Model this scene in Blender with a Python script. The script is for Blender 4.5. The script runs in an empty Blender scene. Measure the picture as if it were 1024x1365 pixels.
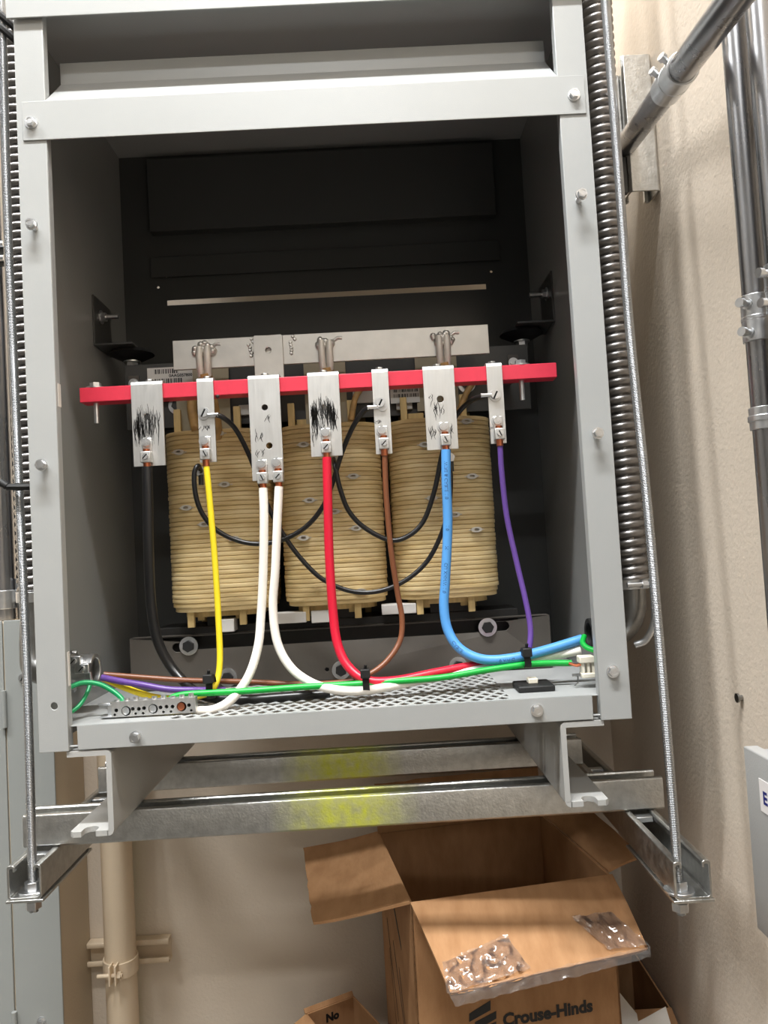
import bpy, bmesh, math, random
from mathutils import Vector, Matrix, noise
from mathutils.geometry import tessellate_polygon
random.seed(7)
scene = bpy.context.scene
COL = scene.collection
PI = math.pi

# ---------------------------------------------------------------- camera
F, CX, CY = 1025.0, 512.0, 682.5
CAM = Vector((0.40728397, -0.91990286, 0.2179857))
YAW, PITCH, ROLL = -0.01381245, 0.04585439, 0.05624492
ROT = (Matrix.Rotation(YAW, 3, 'Z') @ Matrix.Rotation(PITCH, 3, 'X') @ Matrix.Rotation(ROLL, 3, 'Y'))
cam_data = bpy.data.cameras.new('camera')
cam_data.sensor_fit = 'VERTICAL'
cam_data.sensor_height = 36.0
cam_data.lens = 36.0 * F / 1365.0
cam_data.clip_start = 0.02
cam = bpy.data.objects.new('camera', cam_data)
COL.objects.link(cam)
cam.matrix_world = Matrix.Translation(CAM) @ (ROT @ Matrix.Rotation(PI / 2, 3, 'X')).to_4x4()
scene.camera = cam

# ---------------------------------------------------------------- light
scene.view_settings.view_transform = 'Standard'
scene.view_settings.look = 'None'
scene.view_settings.gamma = 1.0
scene.view_settings.use_curve_mapping = False
scene.view_settings.exposure = 0.0
world = bpy.data.worlds.new('room_air')
scene.world = world
world.use_nodes = True
bg = world.node_tree.nodes['Background']
bg.inputs[0].default_value = (1.0, 0.98, 0.95, 1)
bg.inputs[1].default_value = 0.05
ZC, ZF = 2.9, -1.15          # ceiling and floor heights

def ceiling_lamp(x, y, power, sx=1.2, sy=0.3):
    d = bpy.data.lights.new('ceiling_tube_light', 'AREA')
    d.shape = 'RECTANGLE'; d.size = sx; d.size_y = sy
    d.energy = power; d.color = (0.96, 0.975, 0.985)
    o = bpy.data.objects.new('ceiling_tube_light', d)
    COL.objects.link(o); o.location = (x, y, ZC - 0.06)
    return o
ceiling_lamp(0.20, -0.95, 150, 1.2, 0.16)
ceiling_lamp(-1.6, -0.85, 84, 1.2, 0.16)
ceiling_lamp(0.20, -3.0, 46, 1.2, 0.16)

# ---------------------------------------------------------------- helpers
def at(px, py, Y):
    d = ROT @ Vector(((px - CX) / F, 1.0, -(py - CY) / F))
    return CAM + d * ((Y - CAM.y) / d.y)

def mm(px, Y):                       # length of px pixels at depth Y
    return px * (Y - CAM.y) / F

def s2l(c):
    return tuple((v / 12.92 if v <= 0.04045 else ((v + 0.055) / 1.055) ** 2.4) for v in c)

MATS = {}
def mat(name, rgb, rough=0.5, metal=0.0, var=0.0, vscale=8.0, bump=0.0, bscale=200.0, col2=None, spec=0.5,
        stretch=(1, 1, 1), coat=0.0, alpha=1.0, rvar=0.0):
    m = bpy.data.materials.new(name); m.use_nodes = True
    nt = m.node_tree; b = nt.nodes['Principled BSDF']
    c = s2l([v / 255.0 for v in rgb])
    b.inputs['Base Color'].default_value = (*c, 1)
    b.inputs['Roughness'].default_value = rough
    b.inputs['Metallic'].default_value = metal
    b.inputs['Specular IOR Level'].default_value = spec
    b.inputs['Coat Weight'].default_value = coat
    b.inputs['Alpha'].default_value = alpha
    if var or bump or col2 or rvar:
        tc = nt.nodes.new('ShaderNodeTexCoord')
        mp = nt.nodes.new('ShaderNodeMapping'); mp.inputs['Scale'].default_value = stretch
        nt.links.new(tc.outputs['Object'], mp.inputs[0])
        if var or col2 or rvar:
            n = nt.nodes.new('ShaderNodeTexNoise'); n.inputs['Scale'].default_value = vscale
            n.inputs['Detail'].default_value = 6
            nt.links.new(mp.outputs[0], n.inputs['Vector'])
            r = nt.nodes.new('ShaderNodeValToRGB')
            r.color_ramp.elements[0].position = 0.3; r.color_ramp.elements[1].position = 0.7
            if col2: d = s2l([v / 255.0 for v in col2])
            else: d = tuple(v * (1 - var) for v in c)
            r.color_ramp.elements[0].color = (*d, 1); r.color_ramp.elements[1].color = (*c, 1)
            nt.links.new(n.outputs['Fac'], r.inputs[0])
            nt.links.new(r.outputs[0], b.inputs['Base Color'])
            if rvar:
                mr = nt.nodes.new('ShaderNodeMapRange')
                mr.inputs['To Min'].default_value = max(0.03, rough - rvar); mr.inputs['To Max'].default_value = rough + rvar
                nt.links.new(n.outputs['Fac'], mr.inputs['Value']); nt.links.new(mr.outputs[0], b.inputs['Roughness'])
        if bump:
            n2 = nt.nodes.new('ShaderNodeTexNoise'); n2.inputs['Scale'].default_value = bscale
            n2.inputs['Detail'].default_value = 3
            nt.links.new(mp.outputs[0], n2.inputs['Vector'])
            bp = nt.nodes.new('ShaderNodeBump'); bp.inputs['Strength'].default_value = bump
            bp.inputs['Distance'].default_value = 0.002
            nt.links.new(n2.outputs['Fac'], bp.inputs['Height']); nt.links.new(bp.outputs[0], b.inputs['Normal'])
    MATS[name] = m
    return m

M = MATS
mat('wall', (225, 211, 193), 0.55, 0, 0.10, 2.5, 0.32, 190, spec=0.3)
mat('tub_tan', (206, 190, 166), 0.6, 0, 0.08, 3, 0.15, 250, spec=0.3)  # wall-like tan paint of the panel tub
mat('floor', (96, 94, 90), 0.5, 0, 0.2, 5)
mat('ceiling', (205, 202, 196), 0.8)
mat('wall_far', (128, 126, 122), 0.6)
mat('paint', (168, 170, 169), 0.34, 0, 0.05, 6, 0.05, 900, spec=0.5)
mat('inner_paint_shaded', (146, 147, 145), 0.25, 0, 0.06, 6, spec=0.5)  # enclosure grey darkened to put the interior shade into its colour
mat('back_paint_shaded', (66, 67, 66), 0.3, 0, 0.06, 6, spec=0.5)  # same enclosure grey, deep interior shade put into the colour
mat('bracket_paint', (176, 176, 173), 0.35, 0, 0.04, 6)
mat('panel_grey', (156, 159, 156), 0.45, 0, 0.05, 5, 0.08, 700)
mat('box_grey', (168, 168, 166), 0.4, 0, 0.05, 4, 0.08, 500)
mat('zinc', (228, 230, 232), 0.34, 1.0, 0.18, 60, 0, rvar=0.08)
mat('zinc_dark', (150, 150, 148), 0.32, 1.0, 0.3, 60)
mat('rod', (178, 180, 182), 0.36, 1.0, 0.15, 60)
mat('galv', (214, 214, 211), 0.34, 1.0, 0.22, 90, 0.25, 300, rvar=0.1)
mat('emt', (172, 172, 174), 0.28, 1.0, 0.22, 30, 0.05, 200, stretch=(1, 1, 0.15), rvar=0.1)
mat('flex', (150, 147, 145), 0.34, 1.0, 0.3, 60, rvar=0.1)
mat('alu', (214, 214, 212), 0.46, 1.0, 0.08, 40, 0.08, 300, stretch=(8, 8, 0.6), rvar=0.1)
mat('alu_dull', (212, 210, 205), 0.5, 1.0, 0.16, 30, 0.04, 240, rvar=0.1)
mat('lead_alu', (214, 210, 202), 0.62, 0.7, 0.12, 60)
mat('weld', (215, 213, 208), 0.42, 1.0, 0.2, 120, 0.4, 300)
mat('red_bar', (214, 52, 74), 0.42, 0, 0.06, 120)
mat('winding', (236, 214, 164), 0.5, 0, 0.0, 26, 0.18, 260, col2=(206, 178, 122), stretch=(0.5, 0.5, 3))
mat('wood', (214, 186, 128), 0.6, 0, 0.25, 60, stretch=(3, 3, 0.5))
mat('wrap', (190, 150, 92), 0.55, 0, 0.4, 70, 0.3, 150)
mat('insulation', (172, 162, 138), 0.6, 0, 0.12, 12)
mat('core', (34, 33, 32), 0.5, 0.0, 0.3, 20)
mat('clamp', (84, 79, 73), 0.42, 0.0, 0.18, 14, 0.06, 200)
mat('dark_steel', (70, 70, 68), 0.38, 0.0, 0.2, 10)
mat('rubber', (22, 22, 22), 0.6)
mat('hole', (8, 8, 8), 0.8)  # near-black standing in for shade in slots and drilled holes
mat('scorch', (84, 83, 82), 0.5, 0.2, 0.6, 300, alpha=0.85)
mat('copper', (214, 128, 92), 0.32, 1.0, 0.25, 200, stretch=(4, 4, 0.4))
mat('w_black', (26, 26, 27), 0.32)
mat('w_yellow', (243, 218, 44), 0.36)
mat('w_white', (238, 233, 224), 0.4)
mat('w_red', (206, 26, 54), 0.34)
mat('w_brown', (122, 74, 48), 0.36)
mat('w_blue', (84, 152, 216), 0.36)
mat('w_purple', (100, 70, 146), 0.36)
mat('w_green', (14, 168, 62), 0.36)
mat('w_green_dk', (10, 146, 86), 0.36)
mat('wire_ink', (30, 62, 110), 0.5)
mat('cream_plastic', (232, 226, 208), 0.4)
mat('sticker', (206, 204, 200), 0.5)
mat('white_label', (238, 234, 232), 0.4)
mat('ink', (26, 26, 28), 0.5)
mat('blue_ink', (22, 34, 120), 0.4)
mat('red_ink', (140, 20, 30), 0.4)
mat('cardboard', (180, 138, 99), 0.75, 0, 0.0, 34, 0.2, 160, col2=(161, 119, 82), stretch=(1.6, 0.6, 0.6), spec=0.2)
mat('cardboard_edge', (170, 124, 80), 0.85, 0, 0.3, 200)
mat('paper', (222, 216, 208), 0.7, 0, 0.06, 6)
mat('paint_cream', (224, 205, 178), 0.5, 0, 0.08, 10, 0.12, 150)
fm = bpy.data.materials.new('film'); fm.use_nodes = True; nt = fm.node_tree; nt.nodes.remove(nt.nodes['Principled BSDF'])
tr_ = nt.nodes.new('ShaderNodeBsdfTransparent'); tr_.inputs[0].default_value = (0.96, 0.95, 0.93, 1)
gl_ = nt.nodes.new('ShaderNodeBsdfGlossy'); gl_.inputs['Roughness'].default_value = 0.10
lw_ = nt.nodes.new('ShaderNodeLayerWeight'); lw_.inputs[0].default_value = 0.5
df_ = nt.nodes.new('ShaderNodeBsdfDiffuse'); df_.inputs[0].default_value = (0.8, 0.8, 0.8, 1)
m2_ = nt.nodes.new('ShaderNodeMixShader'); m2_.inputs[0].default_value = 0.07
mx_ = nt.nodes.new('ShaderNodeMixShader')
nt.links.new(lw_.outputs['Fresnel'], mx_.inputs[0]); nt.links.new(tr_.outputs[0], m2_.inputs[1]); nt.links.new(df_.outputs[0], m2_.inputs[2]); nt.links.new(m2_.outputs[0], mx_.inputs[1]); nt.links.new(gl_.outputs[0], mx_.inputs[2])
nt.links.new(mx_.outputs[0], nt.nodes['Material Output'].inputs[0]); M['film'] = fm
mat('yellow_spray', (196, 200, 20), 0.4)

def add_spray(m, cx, w):             # yellow lumber-crayon style spray on a galvanised strut around x = cx
    nt = m.node_tree; b = nt.nodes['Principled BSDF']
    link = [l for l in nt.links if l.to_socket == b.inputs['Base Color']][0]
    src = link.from_socket
    tc = nt.nodes.new('ShaderNodeTexCoord'); sp = nt.nodes.new('ShaderNodeSeparateXYZ')
    nt.links.new(tc.outputs['Object'], sp.inputs[0])
    def mth(op, a, bb):
        n = nt.nodes.new('ShaderNodeMath'); n.operation = op
        for i, v in enumerate((a, bb)):
            if isinstance(v, (int, float)): n.inputs[i].default_value = v
            else: nt.links.new(v, n.inputs[i])
        return n.outputs[0]
    dx = mth('ABSOLUTE', mth('SUBTRACT', sp.outputs['X'], cx), 0)
    k = nt.nodes.new('ShaderNodeMapRange'); k.inputs['From Min'].default_value = w; k.inputs['From Max'].default_value = w * 0.35
    nt.links.new(dx, k.inputs['Value'])
    nz = nt.nodes.new('ShaderNodeTexNoise'); nz.inputs['Scale'].default_value = 70; nz.inputs['Detail'].default_value = 5
    nt.links.new(tc.outputs['Object'], nz.inputs['Vector'])
    fac = mth('MULTIPLY', k.outputs[0], mth('MULTIPLY', nz.outputs['Fac'], 1.3))
    mx = nt.nodes.new('ShaderNodeMix'); mx.data_type = 'RGBA'
    nt.links.new(fac, mx.inputs[0]); nt.links.new(src, mx.inputs[6])
    mx.inputs[7].default_value = (*s2l((0.84, 0.86, 0.06)), 1)
    nt.links.new(mx.outputs[2], b.inputs['Base Color'])
    nt.links.new(mth('SUBTRACT', 1.0, mth('MULTIPLY', fac, 0.8)), b.inputs['Metallic'])
mat('galv_spray', (216, 216, 213), 0.34, 1.0, 0.22, 90, 0.25, 300)
add_spray(M['galv_spray'], 0.0, 0.10)

class MB:
    def __init__(s):
        s.v = []; s.f = []
    def add(s, vs, fs):
        o = len(s.v); s.v += [Vector(v) for v in vs]; s.f += [tuple(i + o for i in f) for f in fs]; return s
    def box(s, x0, x1, y0, y1, z0, z1):
        return s.add([(x0, y0, z0), (x1, y0, z0), (x1, y1, z0), (x0, y1, z0), (x0, y0, z1), (x1, y0, z1), (x1, y1, z1), (x0, y1, z1)],
                     [(0, 3, 2, 1), (4, 5, 6, 7), (0, 1, 5, 4), (1, 2, 6, 5), (2, 3, 7, 6), (3, 0, 4, 7)])
    def obox(s, c, ux, uy, uz, a, b, d):
        c = Vector(c); ux, uy, uz = (Vector(k).normalized() for k in (ux, uy, uz))
        vs = [c + ux * (i * a) + uy * (j * b) + uz * (k * d) for k in (-1, 1) for i, j in ((-1, -1), (1, -1), (1, 1), (-1, 1))]
        return s.add(vs, [(0, 3, 2, 1), (4, 5, 6, 7), (0, 1, 5, 4), (1, 2, 6, 5), (2, 3, 7, 6), (3, 0, 4, 7)])
    def prism(s, poly, d, holes=()):              # poly of 3D points, extruded along vector d
        loops = [[Vector(p) for p in poly]] + [[Vector(p) for p in h] for h in holes]
        flat = [p for l in loops for p in l]; n = len(flat); d = Vector(d)
        tris = tessellate_polygon(loops) if (len(loops) > 1 or len(poly) > 4) else [tuple(range(len(poly)))]
        vs = flat + [p + d for p in flat]; fs = []
        for t in tris:
            t = tuple(t); fs.append(t); fs.append(tuple(i + n for i in reversed(t)))
        o = 0
        for l in loops:
            k = len(l)
            for i in range(k): fs.append((o + i, o + (i + 1) % k, o + (i + 1) % k + n, o + i + n))
            o += k
        return s.add(vs, fs)
    def cyl(s, p0, p1, r0, r1=None, n=16, phase=0.0, cap=True):
        p0 = Vector(p0); p1 = Vector(p1); r1 = r0 if r1 is None else r1
        a, b = perp(p1 - p0); vs = []
        for p, r in ((p0, r0), (p1, r1)):
            for i in range(n):
                t = 2 * PI * i / n + phase; vs.append(p + (a * math.cos(t) + b * math.sin(t)) * r)
        fs = [(i, (i + 1) % n, n + (i + 1) % n, n + i) for i in range(n)]
        if cap: fs += [tuple(range(n - 1, -1, -1)), tuple(range(n, 2 * n))]
        return s.add(vs, fs)
    def ring(s, p0, p1, r, ri, n=24):             # washer or sleeve
        p0 = Vector(p0); p1 = Vector(p1); a, b = perp(p1 - p0); vs = []
        for p, q in ((p0, r), (p1, r), (p1, ri), (p0, ri)):
            for i in range(n):
                t = 2 * PI * i / n; vs.append(p + (a * math.cos(t) + b * math.sin(t)) * q)
        fs = []
        for k in range(4):
            for i in range(n): fs.append((k * n + i, k * n + (i + 1) % n, ((k + 1) % 4) * n + (i + 1) % n, ((k + 1) % 4) * n + i))
        return s.add(vs, fs)
    def tube(s, pts, r, n=12, cap=True):
        pts = [Vector(p) for p in pts]; fr = frames(pts); vs = []
        for k, (p, (t, a, b)) in enumerate(zip(pts, fr)):
            q = r(k / (len(pts) - 1)) if callable(r) else r
            for i in range(n):
                th = 2 * PI * i / n; vs.append(p + (a * math.cos(th) + b * math.sin(th)) * q)
        fs = []
        for k in range(len(pts) - 1):
            for i in range(n): fs.append((k * n + i, k * n + (i + 1) % n, (k + 1) * n + (i + 1) % n, (k + 1) * n + i))
        if cap: fs += [tuple(range(n - 1, -1, -1)), tuple(range((len(pts) - 1) * n, len(pts) * n))]
        return s.add(vs, fs)
    def helix(s, pts, R, pitch, amp, n=20, per=6, prof=None):    # threaded or corrugated round bar along a path
        pts = [Vector(p) for p in pts]
        L = [0]
        for i in range(1, len(pts)): L.append(L[-1] + (pts[i] - pts[i - 1]).length)
        N = int(L[-1] / pitch * per); q = []; j = 0
        for k in range(N + 1):
            d = L[-1] * k / N
            while j < len(pts) - 2 and L[j + 1] < d: j += 1
            q.append(pts[j].lerp(pts[j + 1], (d - L[j]) / max(1e-9, L[j + 1] - L[j])))
        fr = frames(q); vs = []
        prof = prof or (lambda u: 0.5 - 0.5 * math.cos(2 * PI * u))
        for k, (p, (t, a, b)) in enumerate(zip(q, fr)):
            for i in range(n):
                th = 2 * PI * i / n; u = (k / per - i / n) % 1.0
                vs.append(p + (a * math.cos(th) + b * math.sin(th)) * (R - amp * (1 - prof(u))))
        fs = []
        for k in range(N):
            for i in range(n): fs.append((k * n + i, k * n + (i + 1) % n, (k + 1) * n + (i + 1) % n, (k + 1) * n + i))
        fs += [tuple(range(n - 1, -1, -1)), tuple(range(N * n, (N + 1) * n))]
        return s.add(vs, fs)
    def build(s, name, m, parent=None, bevel=0.0, seg=2, smooth=True, ang=38, origin=None):
        if origin is None:
            if parent is not None: origin = parent['_o'] if '_o' in parent else (0, 0, 0)
            else:
                xs = [v.x for v in s.v]; ys = [v.y for v in s.v]; zs = [v.z for v in s.v]
                origin = ((min(xs) + max(xs)) / 2, (min(ys) + max(ys)) / 2, min(zs))
        o3 = Vector(origin)
        me = bpy.data.meshes.new(name)
        me.from_pydata([v - o3 for v in s.v], [], s.f)
        bm = bmesh.new(); bm.from_mesh(me); bmesh.ops.recalc_face_normals(bm, faces=bm.faces[:]); bm.to_mesh(me); bm.free()
        if smooth:
            me.polygons.foreach_set('use_smooth', [True] * len(me.polygons)); me.set_sharp_from_angle(angle=math.radians(ang))
        me.materials.append(M[m] if isinstance(m, str) else m)
        o = bpy.data.objects.new(name, me); COL.objects.link(o)
        if parent is not None:
            o.parent = parent
            po = Vector(parent['_o']) if '_o' in parent else Vector((0, 0, 0))
            o.location = o3 - po
        else: o.location = o3
        o['_o'] = tuple(o3)
        if bevel:
            b = o.modifiers.new('bevel', 'BEVEL'); b.width = bevel; b.segments = seg; b.limit_method = 'ANGLE'
            b.angle_limit = math.radians(40)
        return o

def perp(d):
    d = Vector(d).normalized()
    a = d.cross(Vector((0, 0, 1))) if abs(d.z) < 0.9 else d.cross(Vector((0, 1, 0)))
    a.normalize(); return a, d.cross(a).normalized()

def frames(pts):
    out = []; a = None
    for i, p in enumerate(pts):
        t = (pts[min(i + 1, len(pts) - 1)] - pts[max(i - 1, 0)]).normalized()
        if a is None: a, b = perp(t)
        else: a = (a - t * a.dot(t)).normalized(); b = t.cross(a).normalized()
        out.append((t, a, b))
    return out

def spline(pts, n=10):
    P = [Vector(p) for p in pts]; P = [2 * P[0] - P[1]] + P + [2 * P[-1] - P[-2]]; out = []
    for i in range(1, len(P) - 2):
        p0, p1, p2, p3 = P[i - 1:i + 3]
        for k in range(n):
            t = k / n
            out.append(0.5 * ((2 * p1) + (p2 - p0) * t + (2 * p0 - 5 * p1 + 4 * p2 - p3) * t * t + (3 * p1 - p0 - 3 * p2 + p3) * t ** 3))
    out.append(P[-2]); return out

def circ(c, r, n=20, u=(1, 0, 0), v=(0, 0, 1)):
    c = Vector(c); u = Vector(u); v = Vector(v)
    return [c + u * (r * math.cos(2 * PI * i / n)) + v * (r * math.sin(2 * PI * i / n)) for i in range(n)]

def tag(o, label, cat, group=None):
    o['label'] = label; o['category'] = cat
    if group: o['group'] = group
    return o

def thing(name, loc, label, cat, group=None):
    o = bpy.data.objects.new(name, None); COL.objects.link(o); o.location = loc; o['_o'] = tuple(loc)
    o.empty_display_size = 0.02
    return tag(o, label, cat, group)

def struct(o):
    o['kind'] = 'structure'; return o

def inst(src, name, loc, parent=None, rot=None):          # shares mesh data
    o = bpy.data.objects.new(name, src); COL.objects.link(o)
    po = Vector(parent['_o']) if parent is not None and '_o' in parent else Vector((0, 0, 0))
    if parent is not None: o.parent = parent
    o.location = Vector(loc) - po; o['_o'] = tuple(loc)
    if rot: o.rotation_euler = rot
    return o

def text_mesh(txt, size, extrude=0.0, off=0.0):
    c = bpy.data.curves.new('lettering', 'FONT'); c.body = txt; c.size = size; c.extrude = extrude; c.resolution_u = 3; c.offset = off
    o = bpy.data.objects.new('lettering', c); COL.objects.link(o)
    dg = bpy.context.evaluated_depsgraph_get(); dg.update()
    me = bpy.data.meshes.new_from_object(o.evaluated_get(dg))
    vs = [v.co.copy() for v in me.vertices]; fs = [tuple(p.vertices) for p in me.polygons]
    bpy.data.objects.remove(o); bpy.data.curves.remove(c); bpy.data.meshes.remove(me)
    return vs, fs

def put_text(mb, txt, size, org, u, v, bold=0.0):         # flat lettering on a plane
    vs, fs = text_mesh(txt, size, off=bold); org = Vector(org); u = Vector(u).normalized(); v = Vector(v).normalized()
    mb.add([org + u * p.x + v * p.y for p in vs], fs)
    return mb

# ---------------------------------------------------------------- fasteners (meshes shared by all copies)
def hexagon(c, r, d, rot=0.2):
    a, b = perp(d); c = Vector(c)
    return [c + (a * math.cos(PI / 3 * i + rot) + b * math.sin(PI / 3 * i + rot)) * r for i in range(6)]
def hex_mesh(name, r, h, wr, wt, shaft=0.0, shr=0.0025, rot=0.2):
    mb = MB()                                   # built facing -Y, seat at y = 0
    y = -shaft
    if shaft: mb.helix([(0, 0.004, 0), (0, y, 0)], shr, 0.0014, 0.0006, n=10, per=4)
    mb.cyl((0, y, 0), (0, y - wt, 0), wr, wr * 0.96, 20)
    mb.prism(hexagon((0, y - wt, 0), r, (0, -1, 0), rot), (0, -h, 0))
    mb.ring((0, y - wt - h, 0), (0, y - wt - h - 0.0004, 0), r * 0.72, r * 0.55, 16)
    o = mb.build(name, 'zinc', None, bevel=0, origin=(0, 0, 0)); me = o.data
    bpy.data.objects.remove(o); return me
SCREW_FLAT = hex_mesh('hex_screw', 0.0058, 0.005, 0.0078, 0.0014)
SCREW_OUT = hex_mesh('hex_screw_proud', 0.0055, 0.0052, 0.0072, 0.0014, shaft=0.010, shr=0.0036)
SCREW_OUT2 = hex_mesh('hex_screw_long', 0.0055, 0.0052, 0.0072, 0.0014, shaft=0.015, shr=0.0036)
def cross_bolt_mesh(name, r, h, wr):
    mb = MB()
    mb.cyl((0, 0, 0), (0, -0.0016, 0), wr, wr * 0.97, 22)
    mb.cyl((0, -0.0016, 0), (0, -0.0016 - h, 0), r, r * 0.92, 20)
    y = -0.0016 - h
    for t in range(3):                           # raised star between recesses
        a = PI / 3 * t
        u = Vector((math.cos(a), 0, math.sin(a))); w = Vector((-math.sin(a), 0, math.cos(a)))
        mb.obox((0, y - 0.0003, 0), u, w, (0, 1, 0), r * 0.62, r * 0.13, 0.0004)
    o = mb.build(name, 'zinc', None, origin=(0, 0, 0)); me = o.data; bpy.data.objects.remove(o); return me
BOLT = cross_bolt_mesh('star_bolt', 0.0058, 0.004, 0.0080)
def slot_mesh(name, r, h, wr, ang):
    mb = MB()
    if wr: mb.cyl((0, 0, 0), (0, -0.0014, 0), wr, wr * 0.97, 22)
    mb.cyl((0, 0, 0), (0, -0.0014 - h * 0.5, 0), r, r, 20)
    for sgn in (0, 1):                           # two half heads leave the slot open
        arc = [(ang + sgn * PI + math.asin(0.2) + (PI - 2 * math.asin(0.2)) * i / 10) for i in range(11)]
        mb.prism([(r * 0.97 * math.cos(t), -0.0014 - h * 0.5, r * 0.97 * math.sin(t)) for t in arc], (0, -h * 0.5, 0))
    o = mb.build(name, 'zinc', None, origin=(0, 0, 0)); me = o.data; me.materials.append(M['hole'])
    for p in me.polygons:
        if abs(p.center.y + 0.0014 + h * 0.5) < 1e-5 and len(p.vertices) == 20: p.material_index = 1  # slot floor blackened as its recess shade
    bpy.data.objects.remove(o); return me
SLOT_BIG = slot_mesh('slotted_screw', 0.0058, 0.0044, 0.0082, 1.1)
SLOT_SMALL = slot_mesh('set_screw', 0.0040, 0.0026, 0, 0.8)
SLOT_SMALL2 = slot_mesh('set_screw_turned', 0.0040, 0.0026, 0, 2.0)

# ================================================================ the room
YB, XR = 0.50, 0.82                  # back wall and right wall planes
XL, YF = -3.2, -4.2
def slab(name, m, *b): return struct(MB().box(*b).build(name, m, smooth=False))
slab('wall_back', 'wall', XL, XR + 0.1, YB, YB + 0.1, ZF, ZC)
slab('wall_right', 'wall', XR, XR + 0.1, YF, YB, ZF, ZC)
slab('wall_left', 'wall_far', XL - 0.1, XL, YF, YB, ZF, ZC)
slab('wall_front', 'wall_far', XL - 0.1, XR + 0.1, YF - 0.1, YF, ZF, ZC)
slab('floor', 'floor', XL - 0.1, XR + 0.1, YF - 0.1, YB + 0.1, ZF - 0.1, ZF)
slab('ceiling', 'ceiling', XL - 0.1, XR + 0.1, YF - 0.1, YB + 0.1, ZC, ZC + 0.1)

# ================================================================ transformer enclosure
T = 0.0018                           # sheet thickness
EB, ZT = 0.385, 0.955                # back panel depth, top height
enc = thing('transformer_enclosure', (0.35, 0.19, 0.0), 'open light grey sheet metal transformer enclosure with its front cover off', 'enclosure')
def epart(mb, name, m='paint', bevel=0.0006, parent=None): return mb.build(name, m, parent or enc, bevel=bevel)
hole_c = at(73, 941, 0)
hc = Vector((hole_c.x, -T, hole_c.z))
l_post = epart(MB().prism([(0, -T, 0), (0.0352, -T, 0), (0.0352, -T, ZT - 0.04), (0, -T, ZT - 0.04)], (0, T, 0), [circ(hc, 0.0042, 16)])
               .box(0.0335, 0.0352, 0, 0.012, 0, ZT - 0.04), 'corner_post')
r_post = epart(MB().box(0.663, 0.70, -T, 0, -0.001, ZT - 0.04).box(0.663, 0.6647, 0, 0.012, 0, ZT - 0.04), 'corner_post')
epart(MB().box(0, T, 0, EB, 0.0, ZT - 0.04), 'side_panel', 'inner_paint_shaded')
epart(MB().box(0.70 - T, 0.70, 0, EB, 0.0, ZT - 0.04), 'side_panel', 'inner_paint_shaded')
# back panel with the long vent slot and a few pin holes
zs = 0.657
sl = [(0.074, EB, zs - 0.0045), (0.623, EB, zs - 0.0045), (0.623, EB, zs + 0.0045), (0.074, EB, zs + 0.0045)]
pins = []
for px, py in ((222, 368), (211, 383), (643, 341), (655, 362)):
    c = at(px, py, EB); pins.append(circ((c.x, EB, c.z), 0.0022, 8))
epart(MB().prism([(0.0, EB, 0.0), (0.70, EB, 0.0), (0.70, EB, ZT - 0.04), (0.0, EB, ZT - 0.04)], (0, T, 0), [sl] + pins), 'back_panel', 'back_paint_shaded')
epart(MB().box(0.055, 0.645, EB - 0.02, EB - 0.018, 0.775, 0.90).box(0.055, 0.645, EB - 0.02, EB, 0.774, 0.776), 'back_stiffener', 'back_paint_shaded')
epart(MB().box(0.05, 0.65, EB - 0.006, EB - 0.0045, 0.70, 0.735), 'back_stiffener', 'back_paint_shaded')
# roof with a front drip edge
epart(MB().box(-0.006, 0.706, -0.006, EB + 0.004, ZT - 0.04, ZT - 0.037).box(-0.006, 0.706, -0.008, -0.006, 0.886, ZT - 0.037), 'top_cover')
# header: front strip, sloping flange, upright lip
hd = MB()
prof = [(-0.0042, 0.735), (-0.0042, 0.7835), (0.05, 0.835), (0.05, 0.864), (0.0484, 0.864), (0.0484, 0.8365), (-0.0058, 0.7845), (-0.0058, 0.735)]
hd.prism([(0.0075, -0.0036, 0.735), (0.6955, -0.0036, 0.735), (0.6955, -0.0036, 0.7835), (0.0075, -0.0036, 0.7835)], (0, 0.0018, 0))
pz = [(-0.0036, 0.7835), (0.05, 0.8345), (0.05, 0.864), (0.0484, 0.864), (0.0484, 0.8352), (-0.0018, 0.7820)]
hd.prism([(0.0355, y, z) for y, z in pz], (0.627, 0, 0))
epart(hd, 'header_panel', bevel=0.0005)
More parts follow.
